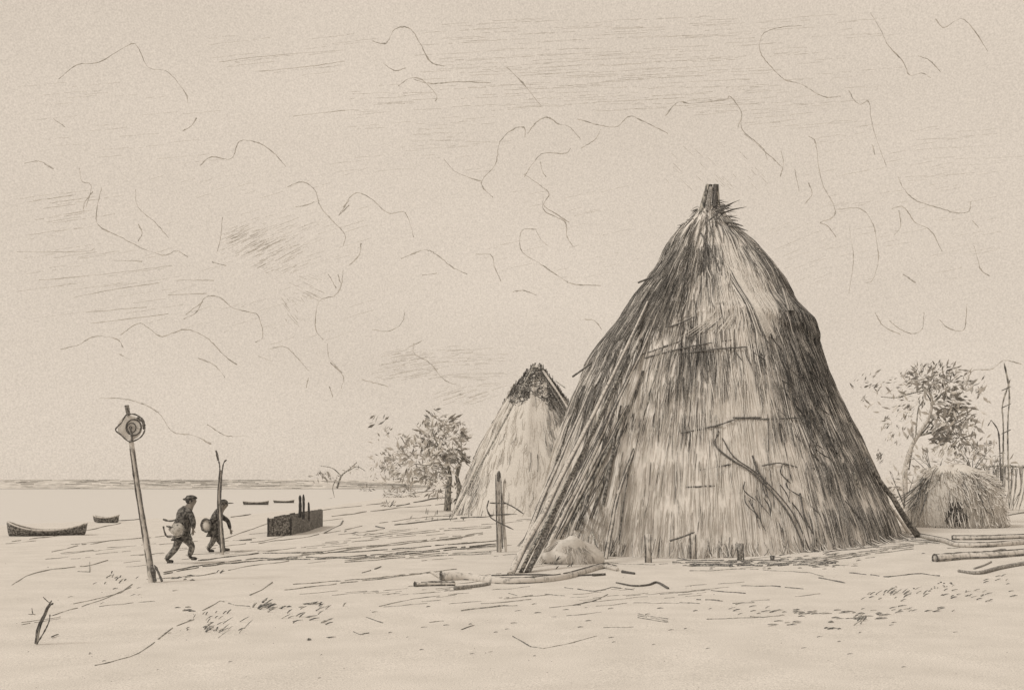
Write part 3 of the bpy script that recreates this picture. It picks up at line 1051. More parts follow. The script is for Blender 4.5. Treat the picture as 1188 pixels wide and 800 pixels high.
def log(name, pts, r0, r1, m, label, cat='log', group=None, edge=True):
    q = [G(x, y_, (r0 if i == 0 else r1) * .8) for i, (x, y_) in enumerate(pts)]
    mb = MB(m)
    s = spline(q, 6)
    n = len(s)
    mb.tube(s, [(r0 + (r1 - r0) * i / (n - 1)) * (1 + .15 * noise.noise((i * .5, r0 * 77, 1))) for i in range(n)], m, 8)
    if edge:
        t = thing(name, tuple(G(*pts[0])), label, cat, group)
        mb.build('trunk' if cat == 'log' else 'shaft', t, smooth=True)
        e = MB('dark')
        for dz, dy in ((1.0, -.2), (-.35, -.95)):
            strand(e, [p + Vector((0, dy * (r0 + r1) * .5, dz * (r0 + r1) * .5)) for p in q], .014, 'dark', 9, wob=.7, brk=.03)
        e.build('bark', t)
        e = MB('dark')
        a0 = (s[0] - s[1]).normalized()
        ring = []
        side = a0.cross(Vector((0, 0, 1))).normalized()
        for i in range(11):
            w = i * .63
            ring.append(s[0] + a0 * .01 + side * math.cos(w) * r0 + Vector((0, 0, 1)) * math.sin(w) * r0)
        strand(e, ring, .016, 'dark', 3, wob=.3)
        e.build('sawn_end', t)
        return t
    return tag(mb.build(name, loc=tuple(G(*pts[0])), smooth=True), label, cat, group)


log('driftwood_log', [(512, 673), (545, 672), (575, 676), (610, 676), (650, 672), (680, 664), (700, 659), (716, 662)], .11, .05, 'palewood', 'long crooked driftwood log lying before the leaning poles')
log('plank', [(482, 680), (510, 679), (528, 679)], .05, .04, 'palewood', 'short pale plank left of the long crooked log', 'plank')
log('branch', [(500, 664), (506, 668), (513, 672)], .03, .05, 'palewood', 'stub of pale branch rising off the left end of the long log', 'branch', edge=False)
log('branch', [(540, 668), (560, 673), (580, 675), (610, 674)], .02, .04, 'dark', 'dark branch lying over the middle of the long log', 'branch', edge=False)
log('branch', [(570, 668), (620, 667), (660, 668), (690, 667)], .02, .02, 'dark', 'thin straight dark branch behind the long log', 'branch', edge=False)
log('branch', [(688, 668), (702, 667)], .035, .03, 'dark', 'short dark stick at the right end of the long log', 'branch', edge=False)
log('branch', [(722, 664), (736, 666)], .035, .03, 'dark', 'short dark stick lying below the small stack of planks', 'branch', edge=False)
log('branch', [(715, 676), (735, 680), (752, 679), (762, 676), (775, 683)], .015, .025, 'dark', 'thin crooked twig right of the long log', 'branch', edge=False)
log('branch', [(528, 684), (550, 681), (568, 678)], .045, .03, 'mid', 'dark bark strip lying under the long log', 'branch', edge=False)
for i, (a, c, lab) in enumerate([((711, 636), (741, 635), 'upper of the two short planks lying before the tall hut'), ((711, 645), (745, 641), 'lower of the two short planks lying before the tall hut')]):
    log('plank', [a, ((a[0] + c[0]) / 2, (a[1] + c[1]) / 2), c], .065, .06, 'palewood', lab, 'plank', 'two short planks')
log('log', [(1085, 651), (1120, 648), (1150, 647), (1200, 643)], .095, .085, 'palewood', 'thick pale log nearest the right edge, sawn end facing left')
log('log', [(1068, 623), (1095, 629), (1112, 634), (1150, 634), (1200, 630)], .06, .07, 'palewood', 'long thin log running from the foot of the right leaning pole')
log('log', [(1105, 626), (1140, 626), (1200, 624)], .07, .07, 'palewood', 'straight log lying just before the straw shelter')
log('branch', [(1112, 663), (1135, 666), (1160, 660), (1190, 655)], .03, .05, 'mid', 'dark curved branch lying below the thick pale log', 'branch', edge=False)
log('branch', [(1130, 660), (1142, 656), (1150, 652)], .02, .02, 'mid', 'small twig between the thick log and the curved branch', 'branch', edge=False)
log('branch', [(1150, 640), (1165, 638), (1172, 643), (1188, 640)], .02, .03, 'mid', 'crooked twig lying between the two right hand logs', 'branch', edge=False)
log('branch', [(1120, 612), (1150, 602), (1190, 594)], .03, .03, 'pole', 'slanting pole on the ground right of the straw shelter', 'branch', edge=False)

# pale stuffed sack heap at the foot of the poles
b = G(665, 655)
mb = MB('sand')
mb.lump(b + Vector((-.05, .55, .05)), .70, .5, .56, 'light', 3, .45, 32, 18, zmin=b.z - .1, fr=1.9)
sk = thing('straw_heap', tuple(b), 'pale rounded heap of loose straw at the foot of the leaning poles', 'heap')
mb.build('mound', sk, smooth=True)
mb = MB('light')
hc = b + Vector((-.05, .55, .05))
for i in range(520):
    a_, z_ = rnd.uniform(0, 6.283), rnd.random() ** .7
    q_ = math.sqrt(max(0, 1 - z_ * z_))
    p = hc + Vector((.70 * q_ * math.cos(a_), .5 * q_ * math.sin(a_), .52 * z_)) * 1.0
    dv = Vector((math.cos(a_) * z_ + rnd.gauss(0, .4), math.sin(a_) * z_, -q_)).normalized() * rnd.uniform(.1, .32)
    e_ = p + dv
    e_.z = max(e_.z, b.z + .01)
    mb.tube([p, (p + e_) / 2 + Vector((0, -.02, .03)), e_], .007, rnd.choice(['light', 'light', 'light', 'mid', 'straw']), 3, cap=False)
tag(mb.build('loose_straw', sk), None, None, kind='stuff')
mb = MB('stem')
for i in range(26):
    x = 630 + rnd.random() * 36
    p = G(x, 655 - abs(x - 645) * .1)
    strand(mb, [p, p + Vector((.02, .02, .12)), p + Vector((rnd.uniform(0, .12), 0, rnd.uniform(.12, .26)))], .010, 'stem', 3)
tag(mb.build('grass_tuft', sk), None, None, kind='stuff')

# ------------------------------------------------------------------ the dark bin on the shore
b = G(342, 621)
Yb = b.y
bn = thing('plank_bin', tuple(b), 'dark tarred plank bin with upright stakes, standing on the shore right of the walkers', 'bin')
corners = [(310, 601, 622), (337, 597, 620), (373, 592, 609)]
q0 = G(311, 622); q1 = G(338, 620.5); q2 = G(374, 610)
q3 = q0 + (q2 - q1)


def panel(a, c, za, zc, n, name='side_board'):
    """upright boards between two ground points"""
    mb = MB('darkwood')
    dv = (c - a)
    L_ = dv.length
    for i in range(n):
        p = a.lerp(c, (i + .5) / n)
        hh = za + (zc - za) * (i + .5) / n + rnd.uniform(-.03, .03)
        mb.box((p.x, p.y, p.z + hh / 2 - .03), L_ / n * .94, .05, hh, 'darkwood', math.atan2(dv.y, dv.x))
    return mb.build(name, bn)


panel(q0, q1, .70, .74, 5)
panel(q1, q2, .74, .80, 9)
panel(q0 + (q2 - q1), q2 + Vector((-.04, .04, 0)), .7, .8, 5)
panel(q0 + Vector((0, .08, 0)), q3, .7, .72, 7)
for (px, y0, y1, r) in [(348, 600, 574, .06), (352, 602, 573, .05), (358, 603, 582, .045), (311, 622, 600, .04), (337, 620, 600, .03), (371, 608, 592, .06)]:
    Yq = Yb if px < 340 else Yb + (1.6 if px < 356 else -.05)
    if px == 337: Yq = q1.y - .06
    if px == 311: Yq = q0.y - .06
    if px == 371: Yq = q2.y - .08
    if px == 358: Yq = (q1.y + q2.y) / 2 - .1
    mb = MB('black')
    strand(mb, [P(px, y0, Yq), P(px + .3, (y0 + y1) / 2, Yq), P(px, y1, Yq)], r, 'black', 5, wob=.2, sides=6)
    mb.build('stake', bn)


# ------------------------------------------------------------------ boats
def boat(px0, px1, pyk, length_m, label, yaw=0.0, sheer=.35, depth=.5, m='darkwood', bow=1):
    """open wooden rowing boat hull with gunwale, thwarts; lies between two picture columns on the ground/water"""
    c = G((px0 + px1) / 2, pyk)
    Yc = c.y
    Lm = (px1 - px0) / F * Yc / max(.3, math.cos(yaw))
    t = thing('rowing_boat', (c.x, c.y, max(c.z, -.12)), label, 'boat', 'boats along the lake shore')
    base = Vector((c.x, c.y, max(c.z, -.15) - .03))
    W = Lm * .28
    ns, nr = 18, 7
    ca, sa = math.cos(yaw), math.sin(yaw)

    def at(u, s, k=1.0, lift=0):
        """u -1..1 along, s -1..1 across"""
        wl = W * .5 * (1 - abs(u) ** 2.6) ** .6 + .02 if u > 0 else W * .5 * (1 - .45 * abs(u) ** 3)
        zr = depth * (1 + sheer * abs(u) ** 2.2 * (1.35 if u > 0 else 1))
        zk = depth * .25 * abs(u) ** 3
        zz = zk + (zr - zk) * abs(s) ** 1.8
        x, y_ = u * Lm / 2 * (1 + .05 * abs(s)), s * wl * k
        return base + Vector((bow * (x * ca) - y_ * sa, bow * x * sa + y_ * ca, zz + lift))
    mb = MB(m)
    for j in range(ns + 1):
        for i in range(2 * nr + 1):
            mb.v.append(at(-1 + 2 * j / ns, -1 + i / nr))
    wdt = 2 * nr + 1
    for j in range(ns):
        for i in range(2 * nr):
            mb.face((j * wdt + i, j * wdt + i + 1, (j + 1) * wdt + i + 1, (j + 1) * wdt + i), m)
    e = [0 * wdt + i for i in range(wdt)]
    mb.face(tuple(e), m)
    ho = mb.build('hull', t)
    sd = ho.modifiers.new('thickness', 'SOLIDIFY')
    sd.thickness = .04
    for s in (-1, 1):
        mb = MB('palewood')
        mb.tube([at(-1 + 2 * j / ns, s, 1.03, .02) for j in range(ns + 1)], .03, 'palewood', 6)
        mb.build('gunwale', ho)
    if Lm > 2:
        for u in (-.5, .1):
            mb = MB('palewood')
            a, c2 = at(u, -.8, 1), at(u, .8, 1)
            d_ = c2 - a
            mb.box((a + c2) / 2, d_.length, .2, .03, 'palewood', math.atan2(d_.y, d_.x))
            mb.build('thwart', t)
    return t


boat(15, 95, 621, 3, 'largest rowing boat, dark hull drawn up on the shore at the far left', yaw=R(12), depth=.22, sheer=1.1, bow=-1)
boat(109, 138, 606, 2, 'small dark rowing boat just left of the tall ring post', yaw=R(-8), depth=.26)
boat(283, 311, 590.5, 2, 'small low boat right of the walkers, left of another', yaw=R(4), depth=.26)
boat(318, 341, 588, 2, 'small boat just above the dark plank bin', yaw=R(-3), depth=.22)
bx = MB('darkwood')
p = G(383, 582)
bx.lump(p + Vector((0, 0, .15)), .35, .3, .3, 'dark', 6, .4)
tag(bx.build('rock', loc=tuple(p)), 'small dark rock on the shore right of the bin stakes', 'rock')


# ------------------------------------------------------------------ the two walkers
def skin_obj(name, joints, edges, m, parent, root=0, sub=1):
    me = bpy.data.meshes.new(name)
    base = parent_base(parent) if parent else Vector((0, 0, 0))
    me.from_pydata([tuple(j[0] - base) for j in joints], edges, [])
    me.materials.append(M[m])
    o = bpy.data.objects.new(name, me)
    C.objects.link(o)
    if parent:
        o.parent = parent
    sk_ = o.modifiers.new('skin', 'SKIN')
    sk_.use_smooth_shade = True
    if not me.skin_vertices:
        pass
    for i, j in enumerate(joints):
        me.skin_vertices[0].data[i].radius = (j[1], j[1] * (j[2] if len(j) > 2 else 1))
        me.skin_vertices[0].data[i].use_root = (i == root)
    ss = o.modifiers.new('sub', 'SUBSURF')
    ss.levels = sub
    ss.render_levels = sub
    return o


def person(Yp, J, label, hat, cloth='cloth', legs='cloth2', lat=Vector((0, -1, 0)), fat=1.0):
    """J: picture positions of the joints; near limbs towards the camera"""
    foot = min(J['footn'][1], J['footf'][1])
    t = thing('person', (P(J['pelvis'][0], 0, Yp).x, Yp, gz(P(J['pelvis'][0], 0, Yp).x, Yp)), label, 'person')
    k = Yp / F

    def Q(n, dy=0.0):
        return P(*J[n], Yp) + Vector((0, dy, 0))
    pel, spi, che, nec, hea = Q('pelvis'), Q('spine'), Q('chest'), Q('neck'), Q('head')
    js, ed = [], []

    def add(p, r, par=None, fl=1.0):
        js.append((p, r, fl))
        if par is not None:
            ed.append((par, len(js) - 1))
        return len(js) - 1
    ip = add(pel, .125)
    isp = add(spi, .125, ip)
    ic = add(che, .14, isp)
    inn = add(nec, .08, ic)
    ih = add(hea, .122, inn)
    top = add(hea + (hea - nec).normalized() * .09 + Vector((0, 0, .02)), .10, ih)
    face = J.get('face', 1)
    add(hea + Vector((face * .125, 0, -.01)), .018, ih)           # nose
    for side, dy in (('n', -1), ('f', 1)):
        ish = add(che - lat * dy * .19 + Vector((0, 0, .02)), .06, ic)
        iel = add(Q('elbow' + side, dy * .25), .043, ish)
        iw = add(Q('hand' + side, dy * .22), .028, iel)
        hd = (js[iw][0] - js[iel][0]).normalized()
        ipm = add(js[iw][0] + hd * .07, .034, iw)
        sd_ = hd.cross(Vector((0, 1, 0)))
        for f_ in range(4):
            o_ = sd_ * (.03 - f_ * .02)
            a1 = add(js[ipm][0] + hd * (.05 - .006 * abs(f_ - 1)) + o_, .0095, ipm)
            add(js[ipm][0] + hd * (.085 - .012 * abs(f_ - 1)) + o_ + Vector((-.015, 0, -.01)), .008, a1)
        a1 = add(js[iw][0] + hd * .05 + sd_ * .05, .011, ipm)
        add(js[iw][0] + hd * .085 + sd_ * .065, .009, a1)
        ihp = add(pel - lat * dy * .1 + Vector((0, 0, -.04)), .09, ip)
        ik = add(Q('knee' + side, dy * .1), .06, ihp)
        ia = add(Q('foot' + side, dy * .1) + Vector((0, 0, .07)), .04, ik)
        add(Q('foot' + side, dy * .1) + Vector((face * .17, 0, .03)), .035, ia)
    skin_obj('body', js, ed, 'skin', t, 0)
    # jacket and sleeves
    j2, e2 = [], []

    def add2(p, r, par=None):
        j2.append((p, r))
        if par is not None:
            e2.append((par, len(j2) - 1))
        return len(j2) - 1
    a = add2(pel + Vector((0, 0, -.12)), .20 * fat)
    b_ = add2(pel + Vector((0, 0, .05)), .19 * fat, a)
    c = add2(spi, .20 * fat, b_)
    e = add2(che, .205 * fat, c)
    add2(nec + Vector((0, 0, .01)), .11, e)
    for side, dy in (('n', -1), ('f', 1)):
        s1 = add2(che - lat * dy * .19 + Vector((0, 0, .01)), .10, e)
        s2 = add2(Q('elbow' + side, dy * .25), .07, s1)
        add2(Q('hand' + side, dy * .22), .05, s2)
    skin_obj('jacket', j2, e2, cloth, t, 1)
    j2, e2 = [], []
    a = add2(pel + Vector((0, 0, .05)), .15)
    b_ = add2(pel + Vector((0, 0, -.05)), .15, a)
    for side, dy in (('n', -1), ('f', 1)):
        h_ = add2(pel - lat * dy * .1 + Vector((0, 0, -.08)), .12, b_)
        k_ = add2(Q('knee' + side, dy * .1), .085, h_)
        add2(Q('foot' + side, dy * .1) + Vector((0, 0, .10)), .07, k_)
    skin_obj('trousers', j2, e2, legs, t, 1)
    for side, dy in (('n', -1), ('f', 1)):
        j2, e2 = [], []
        p = Q('foot' + side, dy * .1)
        a = add2(p + Vector((0, 0, .12)), .055)
        b_ = add2(p + Vector((-face * .01, 0, .05)), .055, a)
        add2(p + Vector((face * .20, 0, .035)), .042, b_)
        skin_obj('boot', j2, e2, 'cloth', t, 1)
    # hair, cap, eyes, ears
    mb = MB('black')
    mb.lump(hea + Vector((-face * .035, 0, .03)), .115, .112, .115, 'black', 2, .1)
    mb.build('hair', t)
    for dy in (-.105, .105):
        mb = MB('skin')
        mb.lump(hea + Vector((0, dy, -.01)), .022, .014, .035, 'skin', 1, 0, 8, 6)
        mb.build('ear', t)
    for dy in (-.035, .035):
        mb = MB('black')
        mb.lump(hea + Vector((face * .098, dy, .02)), .014, .014, .012, 'black', 1, 0, 8, 6)
        mb.build('eye', t)
    mb = MB('cloth')
    hat(mb, hea, face)
    cp = mb.build('cap', t)
    if hat is cap2:
        mb = MB('cloth')
        mb.lump(hea + Vector((face * .16, 0, .055)), .13, .11, .018, 'cloth', 5, .1)
        mb.build('brim', cp)
    return t


def cap1(mb, h, f):
    mb.lump(h + Vector((-f * .01, 0, .09)), .155, .13, .075, 'cloth', 4, .2)
    mb.lump(h + Vector((-f * .15, 0, .06)), .07, .08, .03, 'cloth', 5, .2)


def cap2(mb, h, f):
    mb.lump(h + Vector((-f * .01, 0, .085)), .135, .13, .085, 'cloth', 4, .15)
    pass


Y1 = G(206, 653).y
person(Y1, dict(pelvis=(211, 619), spine=(213, 607), chest=(215.5, 594), neck=(220, 587.5), head=(222, 581.5), elbown=(228, 606), handn=(227, 613), elbowf=(205, 602), handf=(198, 610),
                kneen=(225, 633), footn=(221, 649), kneef=(202, 637), footf=(191, 653), face=1),
       'stooping person in a cap and dark jacket, walking with a pale sack at the hip', cap1, lat=Vector((.78, -.62, 0)), fat=1.12)
Y2 = G(250, 640).y
person(Y2, dict(pelvis=(249, 616), spine=(250, 606), chest=(252, 596), neck=(256.5, 590.5), head=(259.5, 585.5), elbown=(247, 604), handn=(243, 610), elbowf=(262, 604), handf=(265, 614),
                kneen=(248, 628), footn=(242, 640), kneef=(254, 628), footf=(258, 639), face=1),
       'person in a brimmed hat walking behind the forked post with a hooped basket', cap2, lat=Vector((.35, -.94, 0)), fat=1.05)
k1 = Y1 / F
sc_ = thing('sack', tuple(P(206, 622, Y1 - .3)), 'pale sack with two sticks, slung at the hip of the stooping walker', 'sack')
mb = MB('sack')
mb.lump(P(206, 614, Y1 - .3), 8.5 * k1, .14, 8 * k1, 'sack', 4, .25, 18, 12)
mb.build('bag', sc_, smooth=True)
for pts in ([(189, 602), (197, 604), (205, 602), (208, 598)], [(193, 610), (200, 611), (207, 609)]):
    mb = MB('dark')
    strand(mb, [P(x, y_, Y1 - .38) for x, y_ in pts], .022, 'dark', 5)
    mb.build('stick', sc_)
mb = MB('dark')
strand(mb, [P(x, y_, Y1 - .36) for x, y_ in [(189.5, 610), (191, 617), (194, 622), (201, 622), (209, 621)]], .02, 'dark', 5)
mb.build('handle', sc_)
mb = MB('dark')
strand(mb, [P(x, y_, Y1 - .47) for x, y_ in [(208, 596), (213, 606), (213, 618), (206, 622)]], .018, 'dark', 5)
mb.build('strap', sc_)
bk = thing('hooped_basket', tuple(P(239, 617, Y2 - .3)), 'round pale hooped basket hanging from the hand of the brimmed hat walker', 'basket')
kb = Y2 / F
mb = MB('light')
mb.lump(P(239, 609, Y2 - .25), 5.2 * kb, .09, 6.8 * kb, 'light', 2, .05, 20, 12)
mb.build('bowl', bk, smooth=True)
mb = MB('dark')
strand(mb, [P(239 + 5.6 * math.cos(a), 609 + 7.4 * math.sin(a), Y2 - .33) for a in [i * .63 for i in range(11)]], .026, 'dark', 3, wob=.4, sides=6)
mb.build('rim', bk)

# ------------------------------------------------------------------ forked stump in the foreground
b = G(42, 747)
fs = thing('broken_sapling', tuple(b), 'broken forked stem with twigs standing in the bare sand at bottom left', 'stump')
mb = MB('palewood')
post(mb, [b + Vector((0, 0, -.05)), P(46, 728, b.y), P(53, 712, b.y), P(59, 697, b.y)], .016, .010, 'pole')
mb.build('stem', fs, smooth=True)
for pts, r in [([(41, 746), (44, 727), (52, 710), (60, 696)], .013), ([(43, 746), (52, 731), (57, 720), (58, 712)], .009), ([(50, 692), (54, 696), (58, 699)], .006), ([(37, 705), (38, 711), (41, 713)], .006), ([(60, 740), (64, 738), (68, 737)], .012), ([(52, 710), (57, 703), (62, 699)], .012), ([(33, 712), (42, 712)], .004)]:
    mb = MB('dark')
    strand(mb, [P(x, y_, b.y - .05) if y_ < 736 or x < 50 else G(x, y_, .02) for x, y_ in pts], r, 'dark', 5, wob=.5)
    mb.build('twig', fs)

# ------------------------------------------------------------------ dry stems, tufts, ruts and painted hut shadow strokes on the sand
lt = MB('stem')


def ground_line(pts, wpx=1.0, m='stem', brk=.06, dup=1, off=2.0):
    for dd in range(dup):
        dy = dd * off
        q = []
        s = []
        for (x0, y0), (x1, y1) in zip(pts, pts[1:]):
            n = max(2, int(math.hypot(x1 - x0, y1 - y0) / 5))
            for i in range(n):
                s.append((x0 + (x1 - x0) * i / n, y0 + (y1 - y0) * i / n + dy))
        s.append((pts[-1][0], pts[-1][1] + dy))
        ph = rnd.uniform(0, 99)
        run, rr = [], []
        for i, (x, y_) in enumerate(s):
            p = G(x, y_ + .9 * noise.noise((x * .06, ph, 0)))
            r = .62 * wpx * p.y / F * (1 + .8 * noise.noise((i * .5, ph, 2)))
            run.append(p + Vector((0, 0, r * .6)))
            rr.append(max(.0015, r))
            if rnd.random() < brk or len(run) > 14:
                if len(run) > 1:
                    lt.tube(run, rr, m, 4)
                run, rr = [], []
        if len(run) > 1:
            lt.tube(run, rr, m, 4)


for pts, w_, m, n_ in [
    ([(14, 678), (30, 668), (60, 660), (98, 657), (125, 650)], 1.0, 'litter', 1), ([(60, 640), (95, 632), (130, 627), (200, 621)], .9, 'litter', 1), ([(14, 628), (70, 621), (140, 607)], .9, 'litter', 1),
    ([(110, 605), (155, 603), (170, 601)], 1.0, 'stem', 1), ([(170, 672), (230, 668), (290, 656), (340, 650)], .9, 'litter', 1), ([(190, 664), (235, 655), (300, 648), (420, 645), (500, 638), (575, 631)], 1.3, 'stem', 2),
    ([(230, 650), (300, 642), (420, 640), (520, 632), (580, 627)], 1.2, 'stem', 1), ([(350, 642), (450, 631), (560, 618)], .9, 'litter', 2), ([(400, 650), (490, 643), (570, 640)], 1.0, 'litter', 2), ([(430, 622), (520, 613), (570, 610)], .8, 'litter', 2),
    ([(330, 684), (400, 676), (500, 664)], 1.0, 'litter', 1), ([(335, 678), (440, 670), (530, 660)], 1.0, 'litter', 1), ([(290, 690), (303, 684), (316, 675)], 1.1, 'litter', 1), ([(420, 664), (440, 658), (442, 657)], 1.0, 'stem', 1),
    ([(110, 772), (150, 762), (160, 758), (175, 748), (200, 728), (225, 718)], 1.1, 'litter', 1), ([(235, 708), (255, 697), (275, 702), (290, 703)], 1.0, 'litter', 1),
    ([(60, 714), (120, 695), (152, 681)], .9, 'litter', 1), ([(85, 700), (140, 688), (158, 674)], .9, 'litter', 1), ([(115, 703), (180, 697)], .7, 'litter', 1), ([(25, 722), (70, 715)], .7, 'litter', 2),
    ([(595, 738), (606, 744), (616, 750)], 1.3, 'stem', 1), ([(616, 750), (630, 752), (665, 745), (692, 737)], .8, 'litter', 1), ([(700, 728), (735, 727)], .8, 'litter', 1),
    ([(535, 708), (580, 703), (600, 702)], 1.1, 'litter', 1), ([(425, 716), (444, 722)], 1.1, 'stem', 1), ([(410, 732), (418, 736), (428, 734)], 1.0, 'stem', 1), ([(535, 730), (555, 723)], 1.2, 'stem', 1), ([(498, 722), (515, 720)], .8, 'litter', 1),
    ([(440, 703), (480, 694), (530, 689)], .8, 'litter', 1), ([(655, 681), (690, 686), (710, 681), (735, 684)], 1.0, 'stem', 1), ([(665, 702), (690, 697), (705, 689)], 1.0, 'stem', 1), ([(590, 688), (605, 692), (618, 690)], .9, 'litter', 1), ([(632, 689), (655, 691)], .9, 'litter', 1), ([(735, 699), (800, 700)], .7, 'litter', 1),
    ([(740, 712), (775, 718)], 1.0, 'litter', 3), ([(800, 662), (870, 660), (940, 664), (960, 670)], .8, 'litter', 1), ([(860, 679), (900, 680), (932, 683)], .9, 'stem', 1), ([(950, 670), (980, 676)], 1.2, 'stem', 1), ([(825, 685), (865, 688)], 1.0, 'stem', 1), ([(808, 695), (838, 697)], 1.1, 'stem', 1), ([(788, 699), (812, 700)], .9, 'litter', 1),
    ([(985, 664), (1030, 669), (1070, 665), (1090, 668)], 1.0, 'stem', 1), ([(1020, 622), (1060, 626), (1090, 628)], 1.0, 'stem', 2), ([(940, 650), (1000, 640), (1060, 632)], .9, 'litter', 3),
    ([(800, 655), (880, 654), (970, 652)], 1.6, 'stem', 2), ([(780, 650), (870, 650), (960, 648)], 1.0, 'stem', 2), ([(880, 639), (960, 640), (1020, 634)], 1.0, 'stem', 1), ([(690, 652), (740, 655), (800, 653)], .8, 'litter', 1), ([(760, 642), (785, 647), (800, 650)], 1.0, 'stem', 1),  # long strokes along the hut front stand in for its base shadow
    ([(815, 640), (832, 643), (845, 641)], 2.0, 'stem', 1), ([(785, 637), (798, 643)], 1.2, 'stem', 1),
    ([(385, 599), (460, 589), (525, 584)], 1.0, 'litter', 1), ([(458, 609), (520, 602), (600, 597)], 1.4, 'stem', 1), ([(440, 607), (490, 600), (560, 596)], .9, 'litter', 1), ([(455, 588), (500, 579), (520, 577)], 1.3, 'stem', 1), ([(380, 584), (440, 576), (520, 568)], .9, 'litter', 1), ([(370, 592), (450, 583)], .7, 'litter', 1),
    ([(260, 625), (310, 607), (316, 602)], .8, 'litter', 1), ([(268, 600), (290, 597), (312, 590)], 1.1, 'stem', 1), ([(376, 618), (395, 609), (398, 604)], 1.0, 'stem', 1), ([(278, 627), (292, 626)], 1.3, 'stem', 1), ([(436, 611), (446, 613)], 1.6, 'stem', 1), ([(300, 630), (360, 622), (420, 610)], .8, 'litter', 1), ([(14, 600), (80, 598), (130, 594)], .6, 'litter', 1), ([(90, 663), (104, 663), (104, 651)], .9, 'litter', 1), ([(240, 637), (300, 628), (330, 622)], .7, 'litter', 1),
    ([(870, 715), (885, 716), (905, 714)], 1.0, 'litter', 1), ([(820, 718), (880, 716)], .8, 'litter', 1), ([(850, 700), (875, 699)], .8, 'litter', 1)]:
    ground_line(pts, w_, m, .05, n_)


for i in range(150):
    cx_, cy_ = rnd.choice([(480, 640), (430, 630), (520, 605), (300, 640), (900, 650), (1010, 640), (620, 690), (120, 640), (450, 690), (760, 690)])
    x, y_ = cx_ + rnd.gauss(0, 60), cy_ + rnd.gauss(0, 8)
    l_ = rnd.uniform(14, 60)
    if y_ > 592:
        ground_line([(x, y_), (x + l_ * .5, y_ - l_ * .04), (x + l_, y_ - l_ * .09)], .55, 'litter', .1)


def tick(px, py, dx, dy, w_=1.4, m='stem'):
    a = G(px, py, .004)
    p1 = P(px + dx, py + dy, a.y)
    p1.z = max(p1.z, a.z + .005)
    r = .5 * w_ * a.y / F
    lt.tube([a, (a + p1) / 2 + Vector((0, 0, r)), p1], [r, r * 1.1, r * .4], m, 4)


for cx, cy, sx, sy, n, dx, dy, w_ in [(213, 708, 5, 2, 7, 6, 3, 1.8), (244, 730, 6, 3, 10, 5, -4, 2), (215, 730, 3, 2, 3, 4, -3, 1.6), (240, 718, 30, 5, 12, 4, -4, 1.3), (308, 706, 11, 4, 16, 9, -5, 2), (350, 702, 10, 3, 8, 7, 1, 1.4), (345, 715, 18, 5, 14, 9, -4, 1.2), (378, 720, 8, 3, 4, 8, -5, 1.7), (375, 702, 16, 3, 8, 5, -4, 1.4),
                                      (265, 728, 16, 5, 10, 9, -7, 1.0), (130, 672, 20, 4, 12, 3, -3, 1.3), (210, 670, 14, 2, 6, 6, -1, 1.6), (255, 664, 4, 1, 3, 4, -4, 1.3), (357, 742, 1.5, 1, 4, 3, 1, 2.2), (380, 740, 12, 1, 3, 9, -1, 1.0),
                                      (1010, 690, 14, 5, 10, 5, -3, 1.3), (1060, 690, 24, 5, 20, 6, -4, 1.3), (1130, 690, 30, 5, 24, 6, -2, 1.2), (1095, 678, 12, 4, 8, 2, 5, 1.3), (1070, 683, 26, 3, 12, 2, 5, 1.2), (1060, 710, 50, 3, 12, 7, -2, 1.2), (985, 715, 14, 6, 14, 12, 3, 1.2), (994, 720, 6, 4, 9, 6, -6, 1.7), (962, 728, 6, 3, 5, 7, 5, 1.9),
                                      (1015, 714, 10, 4, 7, 10, 4, 1.5), (930, 710, 24, 5, 18, 9, 2, 1.2), (905, 722, 10, 5, 8, 9, 7, 1.0), (860, 708, 26, 4, 12, 8, -2, 1.1), (1040, 706, 12, 3, 6, 9, -2, 1.2), (1150, 672, 18, 4, 8, 5, -2, 1.1), (650, 655, 20, 3, 10, 4, -5, 1.1),
                                      (500, 600, 26, 3, 14, 1, -6, 1.2), (405, 618, 20, 6, 6, 5, -1, 1.0), (160, 690, 60, 10, 8, 5, -2, .9), (600, 720, 150, 16, 22, 6, -1, .9), (880, 740, 200, 20, 18, 5, -1, .8), (300, 760, 200, 20, 14, 4, -1, .8), (905, 655, 60, 3, 40, 7, 0, 1.3), (960, 645, 60, 4, 40, 7, -1, 1.0)]:  # last two groups thicken the painted shade at the hut foot
    for i in range(n):
        tick(cx + rnd.gauss(0, sx * .8), cy + rnd.gauss(0, sy * .8), dx * rnd.uniform(.5, 1.4), dy * rnd.uniform(.5, 1.3), w_ * rnd.uniform(.6, 1.2), rnd.choice(['stem', 'stem', 'litter']))
tag(lt.build('dry_grass'), 'dry stems and short grass tufts strewn over the pale sand, some as painted shade before the hut', 'grass', kind='stuff')
pb = MB('dark')                          # small dark pebbles strewn on the sand
for i in range(130):
    px, py = rnd.uniform(-10, 1200), 640 + 160 * rnd.random()
    p = G(px, py)
    r = rnd.uniform(.25, .7) * p.y / F
    pb.lump(p, r * 1.3, r, r * .8, rnd.choice(['dark', 'mid', 'litter']), i, .3, 6, 4)
tag(pb.build('pebbles'), 'small dark pebbles scattered on the pale sand', 'pebbles', kind='stuff')

# ------------------------------------------------------------------ clouds: thin grey vapour edges high and far off
CY = 620.0


